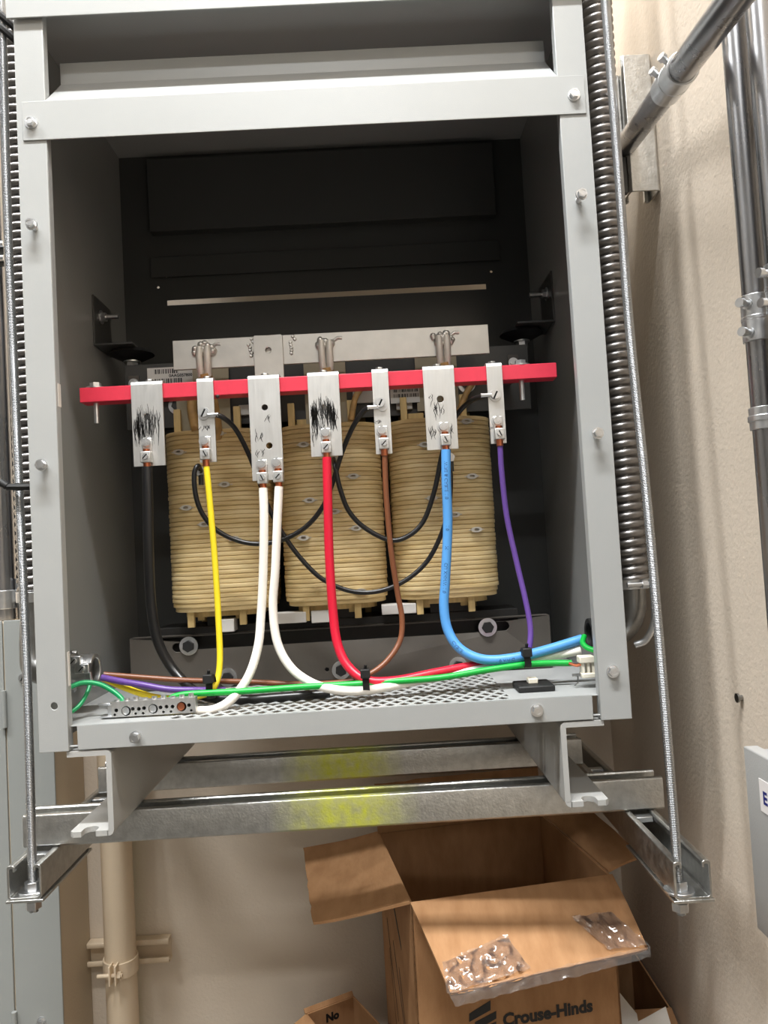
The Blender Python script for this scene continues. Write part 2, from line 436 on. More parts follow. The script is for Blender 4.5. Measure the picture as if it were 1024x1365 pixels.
# bottom pan: front lip, solid margins and expanded mesh
ZP = 0.0295
pan = MB().box(0.045, 0.6545, -0.001, 0.0006, 0.0005, ZP).box(0.045, 0.6545, -0.001, 0.006, ZP - 0.0015, ZP)
epart(pan, 'front_lip', bevel=0.0008)
epart(MB().box(0.002, 0.150, 0.006, 0.24, ZP - 0.003, ZP - 0.0015).box(0.560, 0.698, 0.006, 0.24, ZP - 0.003, ZP - 0.0015)
      .box(0.002, 0.045, 0.001, 0.006, 0.004, 0.0055).box(0.655, 0.698, 0.001, 0.006, 0.004, 0.0055)
      .box(0.002, 0.698, 0.24, EB, ZP - 0.003, ZP - 0.0015), 'floor_pan')
ms = MB(); px_, py_, sw = 0.0172, 0.0150, 0.0030      # flattened expanded metal: zigzag strands
nx = int((0.577 - 0.148) / px_); ny = int(0.23 / py_)
for j in range(ny + 1):
    for i in range(nx * 2):
        x0 = 0.148 + i * px_ / 2; x1 = x0 + px_ / 2
        up = (i + j) % 2
        y0 = 0.006 + j * py_ + (0 if up else py_ * 0.72); y1 = 0.006 + j * py_ + (py_ * 0.72 if up else 0)
        z = ZP - 0.002
        ms.add([(x0, y0 - sw, z), (x1, y1 - sw, z), (x1, y1 + sw, z + 0.0006), (x0, y0 + sw, z + 0.0006),
                (x0, y0 - sw, z - 0.001), (x1, y1 - sw, z - 0.001), (x1, y1 + sw, z - 0.0004), (x0, y0 + sw, z - 0.0004)],
               [(0, 1, 2, 3), (7, 6, 5, 4), (0, 4, 5, 1), (2, 6, 7, 3)])
mo = ms.build('expanded_mesh', 'paint', enc, smooth=False); mo['kind'] = 'stuff'
# channel feet under the enclosure
ZB = -0.1005
def foot(sgn, xw):                    # web at xw, flanges point outward (sgn)
    t = 0.0065; w = 0.052; x = lambda d: xw + sgn * d
    mb = MB(); y1 = EB + 0.02
    prof = [(0, -0.001), (0, ZB)]
    R = 0.007; out = []; inn = []
    for k in range(7):
        a = PI / 2 * k / 6
        out.append((R - R * math.cos(a), ZB + R - R * math.sin(a)))
        inn.append((R - (R - t) * math.cos(a), ZB + R - (R - t) * math.sin(a)))
    o2 = [(d, -0.001 - 0 - (z - ZB)) for d, z in reversed(out)]; i2 = [(d, -0.001 - (z - ZB)) for d, z in reversed(inn)]
    # closed C outline: outer from top flange tip to bottom flange root, then inner back
    poly = [(w, -0.001)] + o2 + out + [(R + 0.001, ZB), (R + 0.001, ZB + t)] + list(reversed(inn)) + list(reversed(i2)) + [(w, -0.001 - t)]
    mb.prism([(x(d), 0.0, z) for d, z in poly], (0, y1, 0))
    # bottom flange as a plate with the open hook slot near its front
    sx, sy = 0.030, 0.009
    fl = [(R, 0.0), (sx - 0.0085, 0.0)]
    for k in range(9):
        a = PI * k / 8; fl.append((sx - 0.0085 * math.cos(a), sy + 0.0085 * math.sin(a)))
    fl += [(sx + 0.0085, 0.004), (sx + 0.0085, 0.0), (w - 0.004, 0.0), (w, 0.004), (w, y1), (R, y1)]
    mb.prism([(x(d), y, ZB) for d, y in fl], (0, 0, t))
    return mb
epart(foot(-1, 0.0835), 'channel_foot', 'bracket_paint', bevel=0.0008)
epart(foot(1, 0.6145), 'channel_foot', 'bracket_paint', bevel=0.0008)
# screws
for px, py, me, y in ((42, 164, SCREW_FLAT, -0.0036), (765, 127, SCREW_FLAT, -0.0036), (47, 304, SCREW_OUT, -T), (60, 621, SCREW_OUT, -T),
                   (771, 267, SCREW_OUT2, -T), (794, 579, SCREW_OUT, -T), (817, 895, SCREW_FLAT, -T), (184, 980, SCREW_OUT, -0.001), (716, 947, SCREW_FLAT, -0.001)):
    inst(me, 'screw', at(px, py, y), enc, rot=(0, random.uniform(0, 1), 0))
# hanging angle brackets for the core, inside the two side walls
def angle_bracket(sgn, x0):
    t = 0.003; y0, y1 = 0.225, 0.30; zb = at(125, 458, 0.225).z - 0.003; zt = zb + 0.078
    X = lambda d: x0 + sgn * d
    def bx(a, b, *r):
        lo, hi = sorted((X(a), X(b))); return (lo, hi) + r
    mb = MB().box(*bx(0, t, y0, y1, zb, zt)).box(*bx(t, 0.058, y0, y1, zb, zb + t))
    br = mb.build('angle_bracket', 'dark_steel', enc, bevel=0.0006)
    zc = zb + 0.052; yc = 0.255
    b = MB(); b.prism(hexagon((X(t), yc, zc), 0.0075, (sgn, 0, 0)), (sgn * 0.008, 0, 0)); b.cyl((X(t), yc, zc), (X(0.030), yc, zc), 0.0038, n=12)
    b.ring((X(t), yc, zc), (X(t + 0.0015), yc, zc), 0.0105, 0.003)
    b.build('bolt', 'zinc', br)
    xm, ym = X(0.044), 0.268
    r = MB(); r.cyl((xm, ym, zb), (xm, ym, zb - 0.006), 0.030, 0.034, 28); r.cyl((xm, ym, zb - 0.006), (xm, ym, zb - 0.016), 0.034, 0.014, 28)
    r.build('rubber_mount', 'rubber', br)
    s = MB(); s.cyl((xm, ym, zb - 0.016), (xm, ym, zb - 0.018), 0.013, n=20); s.prism(hexagon((xm, ym, zb - 0.018), 0.009, (0, 0, -1)), (0, 0, -0.009))
    s.cyl((xm, ym, zb - 0.02), (xm, ym, zb - 0.045), 0.0038, n=12)
    s.build('stud', 'zinc', br)
angle_bracket(1, T); angle_bracket(-1, 0.70 - T)
epart(MB().box(0.0353, 0.0358, 0.004, 0.012, at(80, 525, 0).z - 0.014, at(80, 525, 0).z + 0.014), 'inspection_tag', 'paper', 0)
epart(MB().box(0.0353, 0.0362, 0.0035, 0.008, at(92, 890, 0).z - 0.022, at(92, 890, 0).z + 0.018), 'inspection_tag', 'paper', 0)

# ================================================================ core and coils
tr = thing('transformer_core_and_coils', (0.346, 0.27, ZP), 'three tan layered transformer coils on a dark steel core inside the enclosure', 'transformer')
def tpart(mb, name, m, bevel=0.0, parent=None): return mb.build(name, m, parent or tr, bevel=bevel)
CXS = (0.178, 0.346, 0.5125); CYC = 0.272; HW, HD, RC = 0.077, 0.076, 0.045
CZ0, CZ1 = 0.139, 0.404
def rrect(cx, cy, hw, hd, r, n=7):
    out = []
    for qx, qy, a0 in ((1, 1, 0), (-1, 1, 1), (-1, -1, 2), (1, -1, 3)):
        for k in range(n):
            a = PI / 2 * (a0 + k / (n - 1)); out.append((cx + qx * (hw - r) + r * math.cos(a), cy + qy * (hd - r) + r * math.sin(a)))
    return out
tpart(MB().box(0.075, 0.615, 0.235, 0.31, 0.034, 0.116), 'lower_yoke', 'core', 0.001)
tpart(MB().box(0.075, 0.615, 0.240, 0.31, 0.425, 0.505), 'upper_yoke', 'core', 0.001)
for cx in CXS: tpart(MB().box(cx - 0.028, cx + 0.028, 0.240, 0.305, 0.116, 0.425), 'core_leg', 'core')
NL = 40; ph = (CZ1 - CZ0) / NL
for ci, cx in enumerate(CXS):
    mb = MB(); rings = []
    rnd = random.Random(ci)
    for k in range(NL):
        z = CZ0 + k * ph; g = rnd.uniform(-0.0004, 0.0004); gx = rnd.uniform(-0.0004, 0.0004)
        endk = 0.004 if k < 2 else 0.0
        for dz, dr in ((0.0, -0.0020), (0.10, -0.0002), (0.2, 0.0), (0.80, 0.0), (0.9, -0.0002)):
            e = dr + g - endk * (1 if k == 0 else 0.3)
            rings.append([(x, y, z + dz * ph + 0.0002 * math.sin(x * 60 + k)) for x, y in rrect(cx + gx, CYC, HW + e, HD + e, RC + e)])
    rings.append([(x, y, CZ1) for x, y in rrect(cx, CYC, HW - 0.0024, HD - 0.0024, RC)])
    n = len(rings[0]); vs = [p for r in rings for p in r]
    fs = [(k * n + i, k * n + (i + 1) % n, (k + 1) * n + (i + 1) % n, (k + 1) * n + i) for k in range(len(rings) - 1) for i in range(n)]
    fs += [tuple(range(n)), tuple(range((len(rings) - 1) * n, len(rings) * n))]
    mb.add(vs, fs)
    coil = mb.build('coil', 'winding', tr, ang=25)
    for q, (sx, sy) in enumerate(((-0.052, -0.060), (0.036, -0.060), (0.052, 0.03), (-0.052, 0.03))):   # wooden duct sticks, top and bottom
        MB().box(cx + sx - 0.005, cx + sx + 0.005, CYC + sy - 0.004, CYC + sy + 0.004, CZ1 - 0.002, CZ1 + 0.034).build('spacer_stick', 'wood', coil, bevel=0.0008)
        MB().box(cx + sx * 0.86 - 0.005, cx + sx * 0.86 + 0.005, CYC + sy - 0.004, CYC + sy + 0.004, CZ0 - 0.022, CZ0 + 0.002).build('spacer_stick', 'wood', coil, bevel=0.0008)
    for dx in (-0.034, 0.022):
        MB().box(cx + dx - 0.005, cx + dx + 0.005, CYC - 0.045, CYC - 0.037, CZ0 - 0.014, CZ0 + 0.002).build('spacer_stick', 'wood', coil, bevel=0.0008)
        MB().box(cx + dx - 0.012, cx + dx + 0.012, CYC - 0.048, CYC - 0.03, CZ1 - 0.002, CZ1 + 0.012).build('packing_block', 'wood', coil, bevel=0.001)
    MB().prism([(x, y, CZ0 - 0.008) for x, y in rrect(cx, CYC, HW - 0.018, HD - 0.02, 0.03)], (0, 0, 0.009)).build('end_ring', 'wood', coil)
# winding tap ends poking out between the layers
tap = MB()
tap.ring((0, 0.004, 0), (0, -0.0035, 0), 0.0052, 0.0026, 14)
tap.box(-0.007, 0.007, -0.001, 0.002, -0.0008, 0.0008)
tap_o = tap.build('tap_end', 'lead_alu', None, origin=(0, 0, 0)); TAP = tap_o.data; bpy.data.objects.remove(tap_o)
for v in TAP.vertices: v.co.z *= 0.75; v.co.x *= 1.55; v.co.y *= 1.5
YT = CYC - HD
for px, py in ((239, 603), (292, 578), (300, 646), (249, 677), (273, 699), (312, 718), (405, 593), (413, 667), (471, 635), (446, 682), (475, 704), (481, 788),
               (566, 593), (622, 562), (576, 664), (629, 635), (606, 686), (635, 706), (405, 717)):
    p = at(px, py, YT); inst(TAP, 'tap_end', (p.x, YT, p.z), tr)
# lower clamp channel with slots and bolts
YC = 0.212
bolts = [(252, 861), (650, 836), (304, 903), (455, 893), (611, 888)]
def slot(c, w, h, n=8):
    c = Vector(c); out = []
    for k in range(n + 1):
        a = -PI / 2 + PI * k / n; out.append(c + Vector((w + h * math.cos(a), 0, h * math.sin(a))))
    for k in range(n + 1):
        a = PI / 2 + PI * k / n; out.append(c + Vector((-w + h * math.cos(a), 0, h * math.sin(a))))
    return out
hl = [slot((at(243, 863, YC).x, YC, at(243, 863, YC).z), 0.008, 0.0065), slot((at(664, 835, YC).x, YC, at(664, 835, YC).z), 0.010, 0.0068),
      circ(at(447, 892, YC) + Vector((-0.012, 0, 0)), 0.003, 10), circ(at(120, 880, YC) + Vector((0.15, 0, 0.012)), 0.0055, 12)]
lc = MB().prism([(0.042, YC, ZP), (0.657, YC, ZP), (0.657, YC, 0.1055), (0.042, YC, 0.1055)], (0, 0.003, 0), hl)
lc.box(0.042, 0.657, YC + 0.003, YC + 0.023, 0.1035, 0.1055)
tpart(lc, 'lower_clamp', 'clamp', 0.0006)
for px, py in bolts:
    p = at(px, py, YC); b = MB()
    b.ring(p, p + Vector((0, -0.0025, 0)), 0.0135, 0.006, 28)
    w = tpart(b, 'washer', 'zinc')
    MB().prism(hexagon(p + Vector((0, -0.001, 0)), 0.0088, (0, -1, 0), random.random()), (0, -0.006, 0)).build('bolt_head', 'rubber', w, bevel=0.0005)
for px, py, w, h in ((385, 824, 46, 14), (532, 812, 46, 13), (303, 834, 18, 17), (428, 822, 26, 16)):   # pale insulating blocks under the coils
    p = at(px, py, 0.205); hw, hh = mm(w, 0.205) / 2, mm(h, 0.205) / 2
    tpart(MB().box(p.x - hw, p.x + hw, 0.205, 0.235, p.z - hh, p.z + hh), 'insulating_block', 'sticker', 0.001)
# upper clamp, tabs, washers
YU = 0.232
tpart(MB().box(0.045, 0.655, YU, YU + 0.003, 0.415, 0.512).box(0.045, 0.655, YU, YU + 0.06, 0.511, 0.5135), 'upper_clamp', 'dark_steel', 0.0006)
for px, py in ((179, 512), (684, 484)):
    p = at(px, py, YU); tb = tpart(MB().box(p.x - 0.008, p.x + 0.008, YU - 0.003, YU, p.z - 0.022, p.z + 0.012), 'clamp_tab', 'clamp', 0.0006)
    inst(SCREW_FLAT, 'tab_screw', (p.x, YU - 0.003, p.z), tb)
for px, py in ((237, 541), (622, 512)):
    p = at(px, py, YU); w = tpart(MB().ring(p, p + Vector((0, -0.0025, 0)), 0.0135, 0.007, 28), 'washer', 'zinc')
    MB().prism(hexagon(p, 0.0085, (0, -1, 0)), (0, -0.006, 0)).build('bolt_head', 'dark_steel', w)
for x0, x1, py0, py1 in ((233, 312, 486, 575), (404, 468, 478, 565), (552, 616, 466, 545)):      # beige insulation sheets behind the leads
    a = at(x0, py0, 0.222); b = at(x1, py1, 0.222)
    tpart(MB().box(a.x, b.x - 0.004, 0.222, 0.2235, b.z, a.z), 'insulation_sheet', 'insulation')
for x0, x1, py0, py1 in ((318, 345, 540, 552), (430, 452, 530, 548), (470, 500, 522, 536), (528, 550, 533, 545)):
    a = at(x0, py0, 0.226); b = at(x1, py1, 0.226)
    tpart(MB().box(a.x, b.x, 0.226, 0.231, b.z, a.z), 'insulating_block', 'sticker', 0.0006)
# two bar-code stickers on the upper clamp
def sticker(x0, y0, x1, y1, rows, Y, lab):
    a = at(x0, y0, Y); b = at(x1, y1, Y); w, h = b.x - a.x, a.z - b.z
    st = tpart(MB().box(a.x, b.x, Y, Y + 0.0006, b.z, a.z), 'sticker', 'sticker')
    st['label'] = lab
    ink = MB(); rr = random.Random(x0)
    for fy, fh, fx0, fx1, txt in rows:
        x = a.x + w * fx0; zc = a.z - h * fy
        while x < a.x + w * fx1:
            bw = rr.choice((0.0006, 0.0009, 0.0015, 0.002)); ink.add([(x, Y - 0.0002, zc - h * fh), (x + bw, Y - 0.0002, zc - h * fh), (x + bw, Y - 0.0002, zc), (x, Y - 0.0002, zc)], [(0, 1, 2, 3)])
            x += bw + rr.choice((0.0006, 0.001, 0.0016))
        if txt: put_text(ink, txt, 0.0062, (a.x + w * (fx0 + 0.32), Y - 0.0002, zc - h * fh - 0.0055), (1, 0, 0), (0, 0, 1), 0.0002)
    ink.build('bar_code', 'ink', st, smooth=False)
sticker(196, 491, 258, 532, ((0.05, 0.14, 0.16, 0.7, '0AAG057800'), (0.34, 0.14, 0.16, 0.75, 'E3934891'), (0.66, 0.14, 0.16, 0.62, '5210245')), 0.2205, 'white bar code sticker behind the black cable terminal')
sticker(519, 500, 560, 536, ((0.10, 0.12, 0.12, 0.6, None), (0.52, 0.10, 0.1, 0.95, None), (0.68, 0.12, 0.1, 0.95, None)), 0.2205, 'white bar code sticker left of the blue cable terminal')

# ================================================================ red insulating bar and terminals
YR0, YR1 = 0.108, 0.133              # red bar front and back
zb0 = 0.4345; zb1 = 0.4545
rb = thing('red_insulator_bar', (0.344, 0.12, zb0), 'long red insulating bar carrying the seven aluminium terminals', 'insulator')
xb0, xb1 = at(106, 526, YR0).x, at(742, 488, YR0).x
MB().box(xb0, xb1, YR0, YR1, zb0, zb1).build('bar', 'red_bar', rb, bevel=0.0008)
for px in (127, 695):
    x = at(px, 505, 0.12).x; b = MB()
    b.cyl((x, 0.12, zb1), (x, 0.12, zb1 + 0.002), 0.0125, n=24); b.prism(hexagon((x, 0.12, zb1 + 0.002), 0.0075, (0, 0, 1), 0.5), (0, 0, 0.006))
    b.cyl((x, 0.12, zb0), (x, 0.12, zb0 - 0.027), 0.0036, n=12)
    b.build('end_bolt', 'zinc', rb)
for x in (xb0 + .05, xb1 - .05): MB().box(x - .009, x + .009, YR1 - .001, YU + .0005, zb1 - .0035, zb1 - .0002).build('support_strap', 'dark_steel', rb, bevel=.0004)
c = at(290, 528, YR0)
MB().cyl((c.x, YR0 + 0.001, c.z), (c.x, YR0 - 0.002, c.z), 0.003, 0.001, 8).build('burr', 'dark_steel', rb)

def scribble(mb, cx, cz, w, h, Y, n, rnd, seg=7):        # dark joint-compound strokes on a plate
    for k in range(n):
        x = cx + rnd.uniform(-w, w); z0 = cz + h * rnd.uniform(0.1, 1) * (1 - abs(x - cx) / w * 0.5); z1 = cz - h * rnd.uniform(0.1, 1)
        t = rnd.uniform(0.0003, 0.0008); L = []; R_ = []
        for i in range(seg + 1):
            f = i / seg; xx = x + 0.0015 * math.sin(f * 4 + k) + rnd.uniform(-0.0004, 0.0004); zz = z0 + (z1 - z0) * f
            tt = t * math.sin(PI * (0.08 + 0.84 * f)); L.append((xx - tt, Y, zz)); R_.append((xx + tt, Y, zz))
        vs = L + R_; m = seg + 1
        mb.add(vs, [(i, m + i, m + i + 1, i + 1) for i in range(seg)])

YP = 0.103                            # front face of the terminal plates
TERM = {}
def terminal(key, label, x0, x1, ytop, ybot, holes, bolts, lugs, slots=(), marks=None, riser=False):
    pt = at((x0 + x1) / 2, ytop, YP); pb = at((x0 + x1) / 2 + 5, ybot, YP)
    xc = (pt.x + pb.x) / 2; hw = mm(x1 - x0, YP) / 2; z0, z1 = pb.z, zb1 + 0.0042
    t = 0.0034; r = 0.006
    th = thing('terminal_plate', (xc, YP, z0), label, 'terminal', 'aluminium terminals on the red bar')
    hl = []
    for px, py, hr in holes:
        h = at(px, py, YP); hl.append(circ((h.x, YP, h.z), hr, 18))
    mb = MB(); zr = z1 - r
    mb.prism([(xc - hw, YP, z0), (xc + hw, YP, z0), (xc + hw, YP, zr), (xc - hw, YP, zr)], (0, t, 0), hl)
    out = [(YP + r - r * math.cos(PI / 2 * k / 8), zr + r * math.sin(PI / 2 * k / 8)) for k in range(9)]
    inn = [(YP + r - (r - t) * math.cos(PI / 2 * k / 8), zr + (r - t) * math.sin(PI / 2 * k / 8)) for k in range(9)]
    yb = YR1 + (0.024 if riser else 0.0)
    prof = out + [(yb, z1), (yb, z1 - t)] + list(reversed(inn))
    mb.prism([(xc - hw, y, z) for y, z in prof], (2 * hw, 0, 0))
    pl = mb.build('plate', 'alu', th, bevel=0.0004)
    MB().prism(hexagon((xc, 0.12, z1), 0.0055, (0, 0, 1)), (0, 0, 0.0042)).build('top_bolt', 'zinc', th, bevel=0.0004)
    if riser:
        za = at(357, 447, 0.157).z; rc = at(357, 467, 0.155); xr = xc + 0.002
        w = mm(39, 0.155) / 2
        ri = MB().prism([(xr - w, 0.154, z1 - t), (xr + w, 0.154, z1 - t), (xr + w * 1.02, 0.154, za - 0.002), (xr + w * 0.9, 0.154, za), (xr, 0.154, za - 0.0006), (xr - w * 0.92, 0.154, za), (xr - w, 0.154, za - 0.003)],
                        (0, 0.004, 0), [circ((xr, 0.154, rc.z), 0.0042, 16)])
        ri.build('riser_strap', 'alu_dull', th, bevel=0.0005)
    for px, py in bolts:
        p = at(px, py, YP); inst(BOLT, 'bolt', (p.x, YP, p.z), th, rot=(0, random.uniform(0, 2), 0))
    for px, py in slots:
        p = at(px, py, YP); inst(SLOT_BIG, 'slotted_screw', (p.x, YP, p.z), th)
    ends = []
    for i, (px, py, bx, by) in enumerate(lugs):
        p = at(px, py, YP - 0.008); b_ = at(bx, by, YP); s = 0.0068
        lg = MB().box(p.x - s, p.x + s, YP - 0.013, YP - 0.0005, p.z - 0.0078, p.z + 0.0068)
        lg.box(p.x - 0.0062, p.x + 0.0062, YP - 0.0022, YP - 0.0002, p.z + 0.0068, b_.z + 0.006)
        lo = lg.build('wire_lug', 'alu', th, bevel=0.0009)
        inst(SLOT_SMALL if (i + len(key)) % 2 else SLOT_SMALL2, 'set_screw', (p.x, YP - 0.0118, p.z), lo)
        cu = MB().cyl((p.x, YP - 0.0066, p.z + 0.0105), (p.x, YP - 0.0066, p.z - 0.0165), 0.0046, n=12)
        cu.build('copper_strands', 'copper', th)
        ends.append(Vector((p.x, YP - 0.0066, p.z - 0.0135)))
    if marks:
        mk = MB(); rnd = random.Random(len(key) * 7)
        for mx, my, w, h, n in marks:
            c = at(mx, my, YP); scribble(mk, c.x, c.z, mm(w, YP), mm(h, YP), YP - 0.0002, n, rnd)
        mk.build('smear', 'scorch', th, smooth=False)
    TERM[key] = (ends, th)
    return th
terminal('black', 'wide aluminium terminal at the left end of the red bar, grey smears, thick black cable', 174, 216, 519, 621, [(196, 555, 0.0043)], [(196, 590)], [(195, 609, 196, 590)],
         marks=[(196, 563, 15, 34, 34), (186, 572, 7, 26, 26), (205, 560, 8, 25, 8)])
terminal('yellow', 'narrow aluminium terminal on the red bar with the yellow wire', 262, 284, 514, 616, [], [(273, 588)], [(274, 605, 273, 588)], [(272, 551)], marks=[(272, 569, 6, 6, 9)])
terminal('whites', 'longest wide aluminium terminal on the red bar, two bolts and two white cables', 331, 373, 509, 640, [(353, 543, 0.0042), (359, 594, 0.0043)], [(349, 619), (369, 617)],
         [(350, 637, 349, 619), (371, 635, 369, 617)], marks=[(357, 556, 3, 9, 5), (343, 580, 6, 10, 5), (346, 603, 7, 8, 6)], riser=True)
terminal('red', 'wide aluminium terminal with heavy black smear, above the red cable', 410, 452, 507, 608, [(432, 543, 0.0042)], [(434, 577)], [(435, 596, 434, 577)],
         marks=[(431, 548, 16, 26, 95), (424, 572, 8, 24, 16), (444, 556, 6, 20, 10)])
terminal('brown', 'narrow aluminium terminal on the red bar with the brown wire', 496, 518, 501, 605, [], [(509, 574)], [(512, 591, 509, 574)], [(507, 538)], marks=[(504, 562, 5, 4, 8)])
terminal('blue', 'wide aluminium terminal on the red bar with the thick blue cable, few dark smears', 564, 606, 496, 599, [(587, 532, 0.0048)], [(591, 569)], [(594, 586, 591, 569)],
         marks=[(585, 545, 6, 18, 12), (576, 575, 5, 12, 8), (577, 530, 4, 14, 3), (601, 575, 4, 12, 4)])
terminal('purple', 'narrow aluminium terminal on the red bar with the purple wire', 649, 670, 490, 591, [], [(663, 561)], [(666, 578, 663, 561)], [(660, 527)], marks=[(655, 570, 2, 8, 3)])

# neutral bus bar with welded coil leads
bus = thing('bus_bar', (0.36, 0.162, 0.484), 'long flat aluminium bus bar with welded leads above the coils', 'bus bar')
XA, XB = 0.1365, 0.585
MB().box(XA, XB, 0.1595, 0.1645, 0.4845, 0.5265).build('bar', 'alu_dull', bus, bevel=0.0006)
rnd = random.Random(3)
for px, py in ((270, 470), (432, 462), (588, 455)):
    c = at(px + 2, py, 0.1595); wl = MB()
    for k in range(26):
        a = rnd.uniform(0, 2 * PI); d = rnd.uniform(0, 0.015)
        q = Vector((c.x + d * math.cos(a) * 1.1, 0.159, c.z + 0.004 + d * math.sin(a) * 0.6)); r = rnd.uniform(0.003, 0.0055)
        pts = [q + Vector((0, 0.003, 0)), q + Vector((0, -r * 0.6, 0)), q + Vector((0, -r * 1.1, 0)), q + Vector((0, -r * 1.3, 0))]
        wl.tube(pts, lambda f, r=r: r * (1 - 0.75 * f * f), 9)
    wl.tube([c + Vector((0.012, 0, 0.008)), c + Vector((0.018, -0.001, 0.012)), c + Vector((0.024, 0, 0.011))], 0.0022, 8)
    wo = wl.build('weld', 'weld', bus, ang=60)
    for dx in (-0.0055, 0.0055):
        ld = [(c.x + dx, 0.155, c.z + 0.006), (c.x + dx, 0.152, c.z - 0.004), (c.x + dx, 0.153, c.z - 0.02), (c.x + dx * 0.9, 0.158, c.z - 0.034)]
        lm = MB().tube(spline(ld, 5), 0.0050, 10)
        for v_ in lm.v: v_.y = 0.156 + (v_.y - 0.156) * 0.8
        lm.build('lead', 'lead_alu', bus)
    zt = c.z - 0.03
    MB().tube(spline([(c.x, 0.160, zt), (c.x + 0.004, 0.168, zt - 0.03), (c.x + 0.006, 0.18, zt - 0.06), (c.x + 0.004, 0.20, zt - 0.085)], 6), 0.0095, 12).build('lead_wrap', 'wrap', bus)
for px, py in ((352, 462), (378, 460)):
    c = at(px, py, 0.1585); wl = MB()
    for k in range(7):
        q = Vector((c.x + rnd.uniform(-0.004, 0.004) + (-0.018 if px < 360 else 0.014), 0.159, c.z + 0.012 - k * 0.004)); wl.tube([q + Vector((0, 0.002, 0)), q + Vector((0, -0.002, 0))], lambda f: 0.0035 * (1 - 0.5 * f), 8)
    wl.build('weld', 'weld', bus, ang=60)
for dx in (-0.03, 0.165):                # wrapped leads rising from the coils behind the terminals
    pass
lw = at(250, 545, 0.2)
MB().tube(spline([at(258, 515, 0.205), at(256, 545, 0.2), at(262, 575, 0.2)], 6), 0.0075, 10).build('lead_wrap', 'wrap', bus)
MB().tube(spline([at(486, 512, 0.21), at(474, 530, 0.205), at(468, 560, 0.205)], 6), 0.0045, 10).build('lead_wrap', 'wrap', bus)
MB().tube(spline([at(640, 500, 0.215), at(624, 520, 0.21), at(612, 548, 0.205)], 6), 0.0045, 10).build('lead_wrap', 'wrap', bus)

# ================================================================ cables and wires
WIRES = {}
def wire(name, label, pts, wpx, m, cat='cable', group=None, start=None, n=14):
    P = [at(x, y, Y) for x, y, Y in pts]
    if start is not None: P = [start] + P
    r = mm(wpx, pts[len(pts) // 2][2]) / 2
    path = spline(P, 10)
    o = MB().tube(path, r, n).build(name, m, None); tag(o, label, cat, group)
    WIRES[name + label] = (path, r)
    return o, path, r
E_ = {k: v[0] for k, v in TERM.items()}
wire('power_cable', 'thick black cable hanging from the leftmost terminal', [(197, 660, .095), (198, 730, .10), (201, 800, .115), (209, 850, .125), (226, 886, .13), (246, 910, .12), (262, 923, .105), (290, 931, .09), (330, 933, .085), (375, 930, .085), (440, 925, .09)], 13.5, 'w_black', group='coloured cables', start=E_['black'][0])
wire('control_wire', 'yellow wire hanging from the second terminal', [(279, 660, .097), (286, 740, .10), (291, 820, .10), (293, 885, .095), (286, 915, .085), (272, 926, .08), (240, 931, .08), (205, 929, .085), (170, 918, .09), (138, 904, .095)], 8.5, 'w_yellow', 'wire', 'coloured wires', E_['yellow'][0])
wire('power_cable', 'left one of two white cables, curving down to the ground bar', [(352, 690, .095), (351, 760, .095), (348, 820, .093), (344, 862, .085), (331, 902, .07), (308, 933, .052), (285, 946, .044), (262, 948, .042)], 12, 'w_white', group='coloured cables', start=E_['whites'][0])
wire('power_cable', 'right one of two white cables, curving off to the right', [(370, 690, .095), (367, 760, .095), (364, 810, .095), (370, 857, .092), (388, 890, .085), (415, 910, .072), (445, 919, .06), (480, 921, .055), (515, 916, .062), (560, 907, .075), (620, 896, .08), (700, 882, .085), (740, 874, .085), (774, 867, .083)], 12, 'w_white', group='coloured cables', start=E_['whites'][1])
wire('power_cable', 'red cable hanging from the black-smeared middle terminal', [(437, 660, .096), (439, 740, .097), (444, 815, .095), (450, 858, .09), (464, 888, .08), (490, 907, .068), (530, 907, .068), (580, 897, .075), (640, 886, .088), (690, 880, .098), (735, 872, .1)], 12.5, 'w_red', group='coloured cables', start=E_['red'][0])
wire('control_wire', 'brown wire hanging from the fifth terminal', [(515, 660, .10), (521, 730, .105), (530, 790, .11), (536, 825, .11), (533, 855, .105), (515, 882, .095), (490, 900, .085), (460, 909, .09), (400, 912, .10), (330, 909, .11), (250, 907, .115), (190, 903, .11), (138, 899, .10)], 7.5, 'w_brown', 'wire', 'coloured wires', E_['brown'][0])
ob, bpath, brr = wire('power_cable', 'thick blue cable with printed lettering', [(595, 640, .096), (597, 700, .097), (594, 770, .096), (592, 810, .094), (598, 842, .09), (615, 866, .082), (645, 879, .075), (685, 877, .074), (730, 866, .08), (776, 852, .085)], 13, 'w_blue', group='coloured cables', start=E_['blue'][0])
wire('control_wire', 'purple wire hanging from the rightmost terminal', [(669, 630, .10), (676, 690, .105), (689, 750, .105), (700, 797, .10), (707, 835, .095), (706, 862, .09), (700, 878, .092), (680, 884, .10), (640, 890, .105)], 7.5, 'w_purple', 'wire', 'coloured wires', E_['purple'][0])
wire('control_wire', 'purple wire lying from the left fitting to the bundle', [(136, 903, .088), (160, 908, .082), (190, 913, .078), (225, 919, .078), (262, 920, .085), (300, 920, .10)], 8.5, 'w_purple', 'wire', 'coloured wires')
wire('ground_wire', 'long green wire from the ground bar across the tray', [(224, 937, .045), (230, 930, .05), (244, 926, .052), (270, 924, .054), (330, 921, .056), (400, 916, .062), (470, 912, .066), (530, 908, .064), (590, 903, .062), (650, 893, .066), (700, 886, .07), (735, 884, .072), (762, 884, .07)], 8.5, 'w_green', 'wire', 'green wires')
wire('ground_wire', 'short green wire looping out of the right fitting', [(779, 848, .08), (777, 857, .07), (784, 864, .06), (798, 868, .05), (812, 870, .045)], 7.5, 'w_green', 'wire', 'green wires')
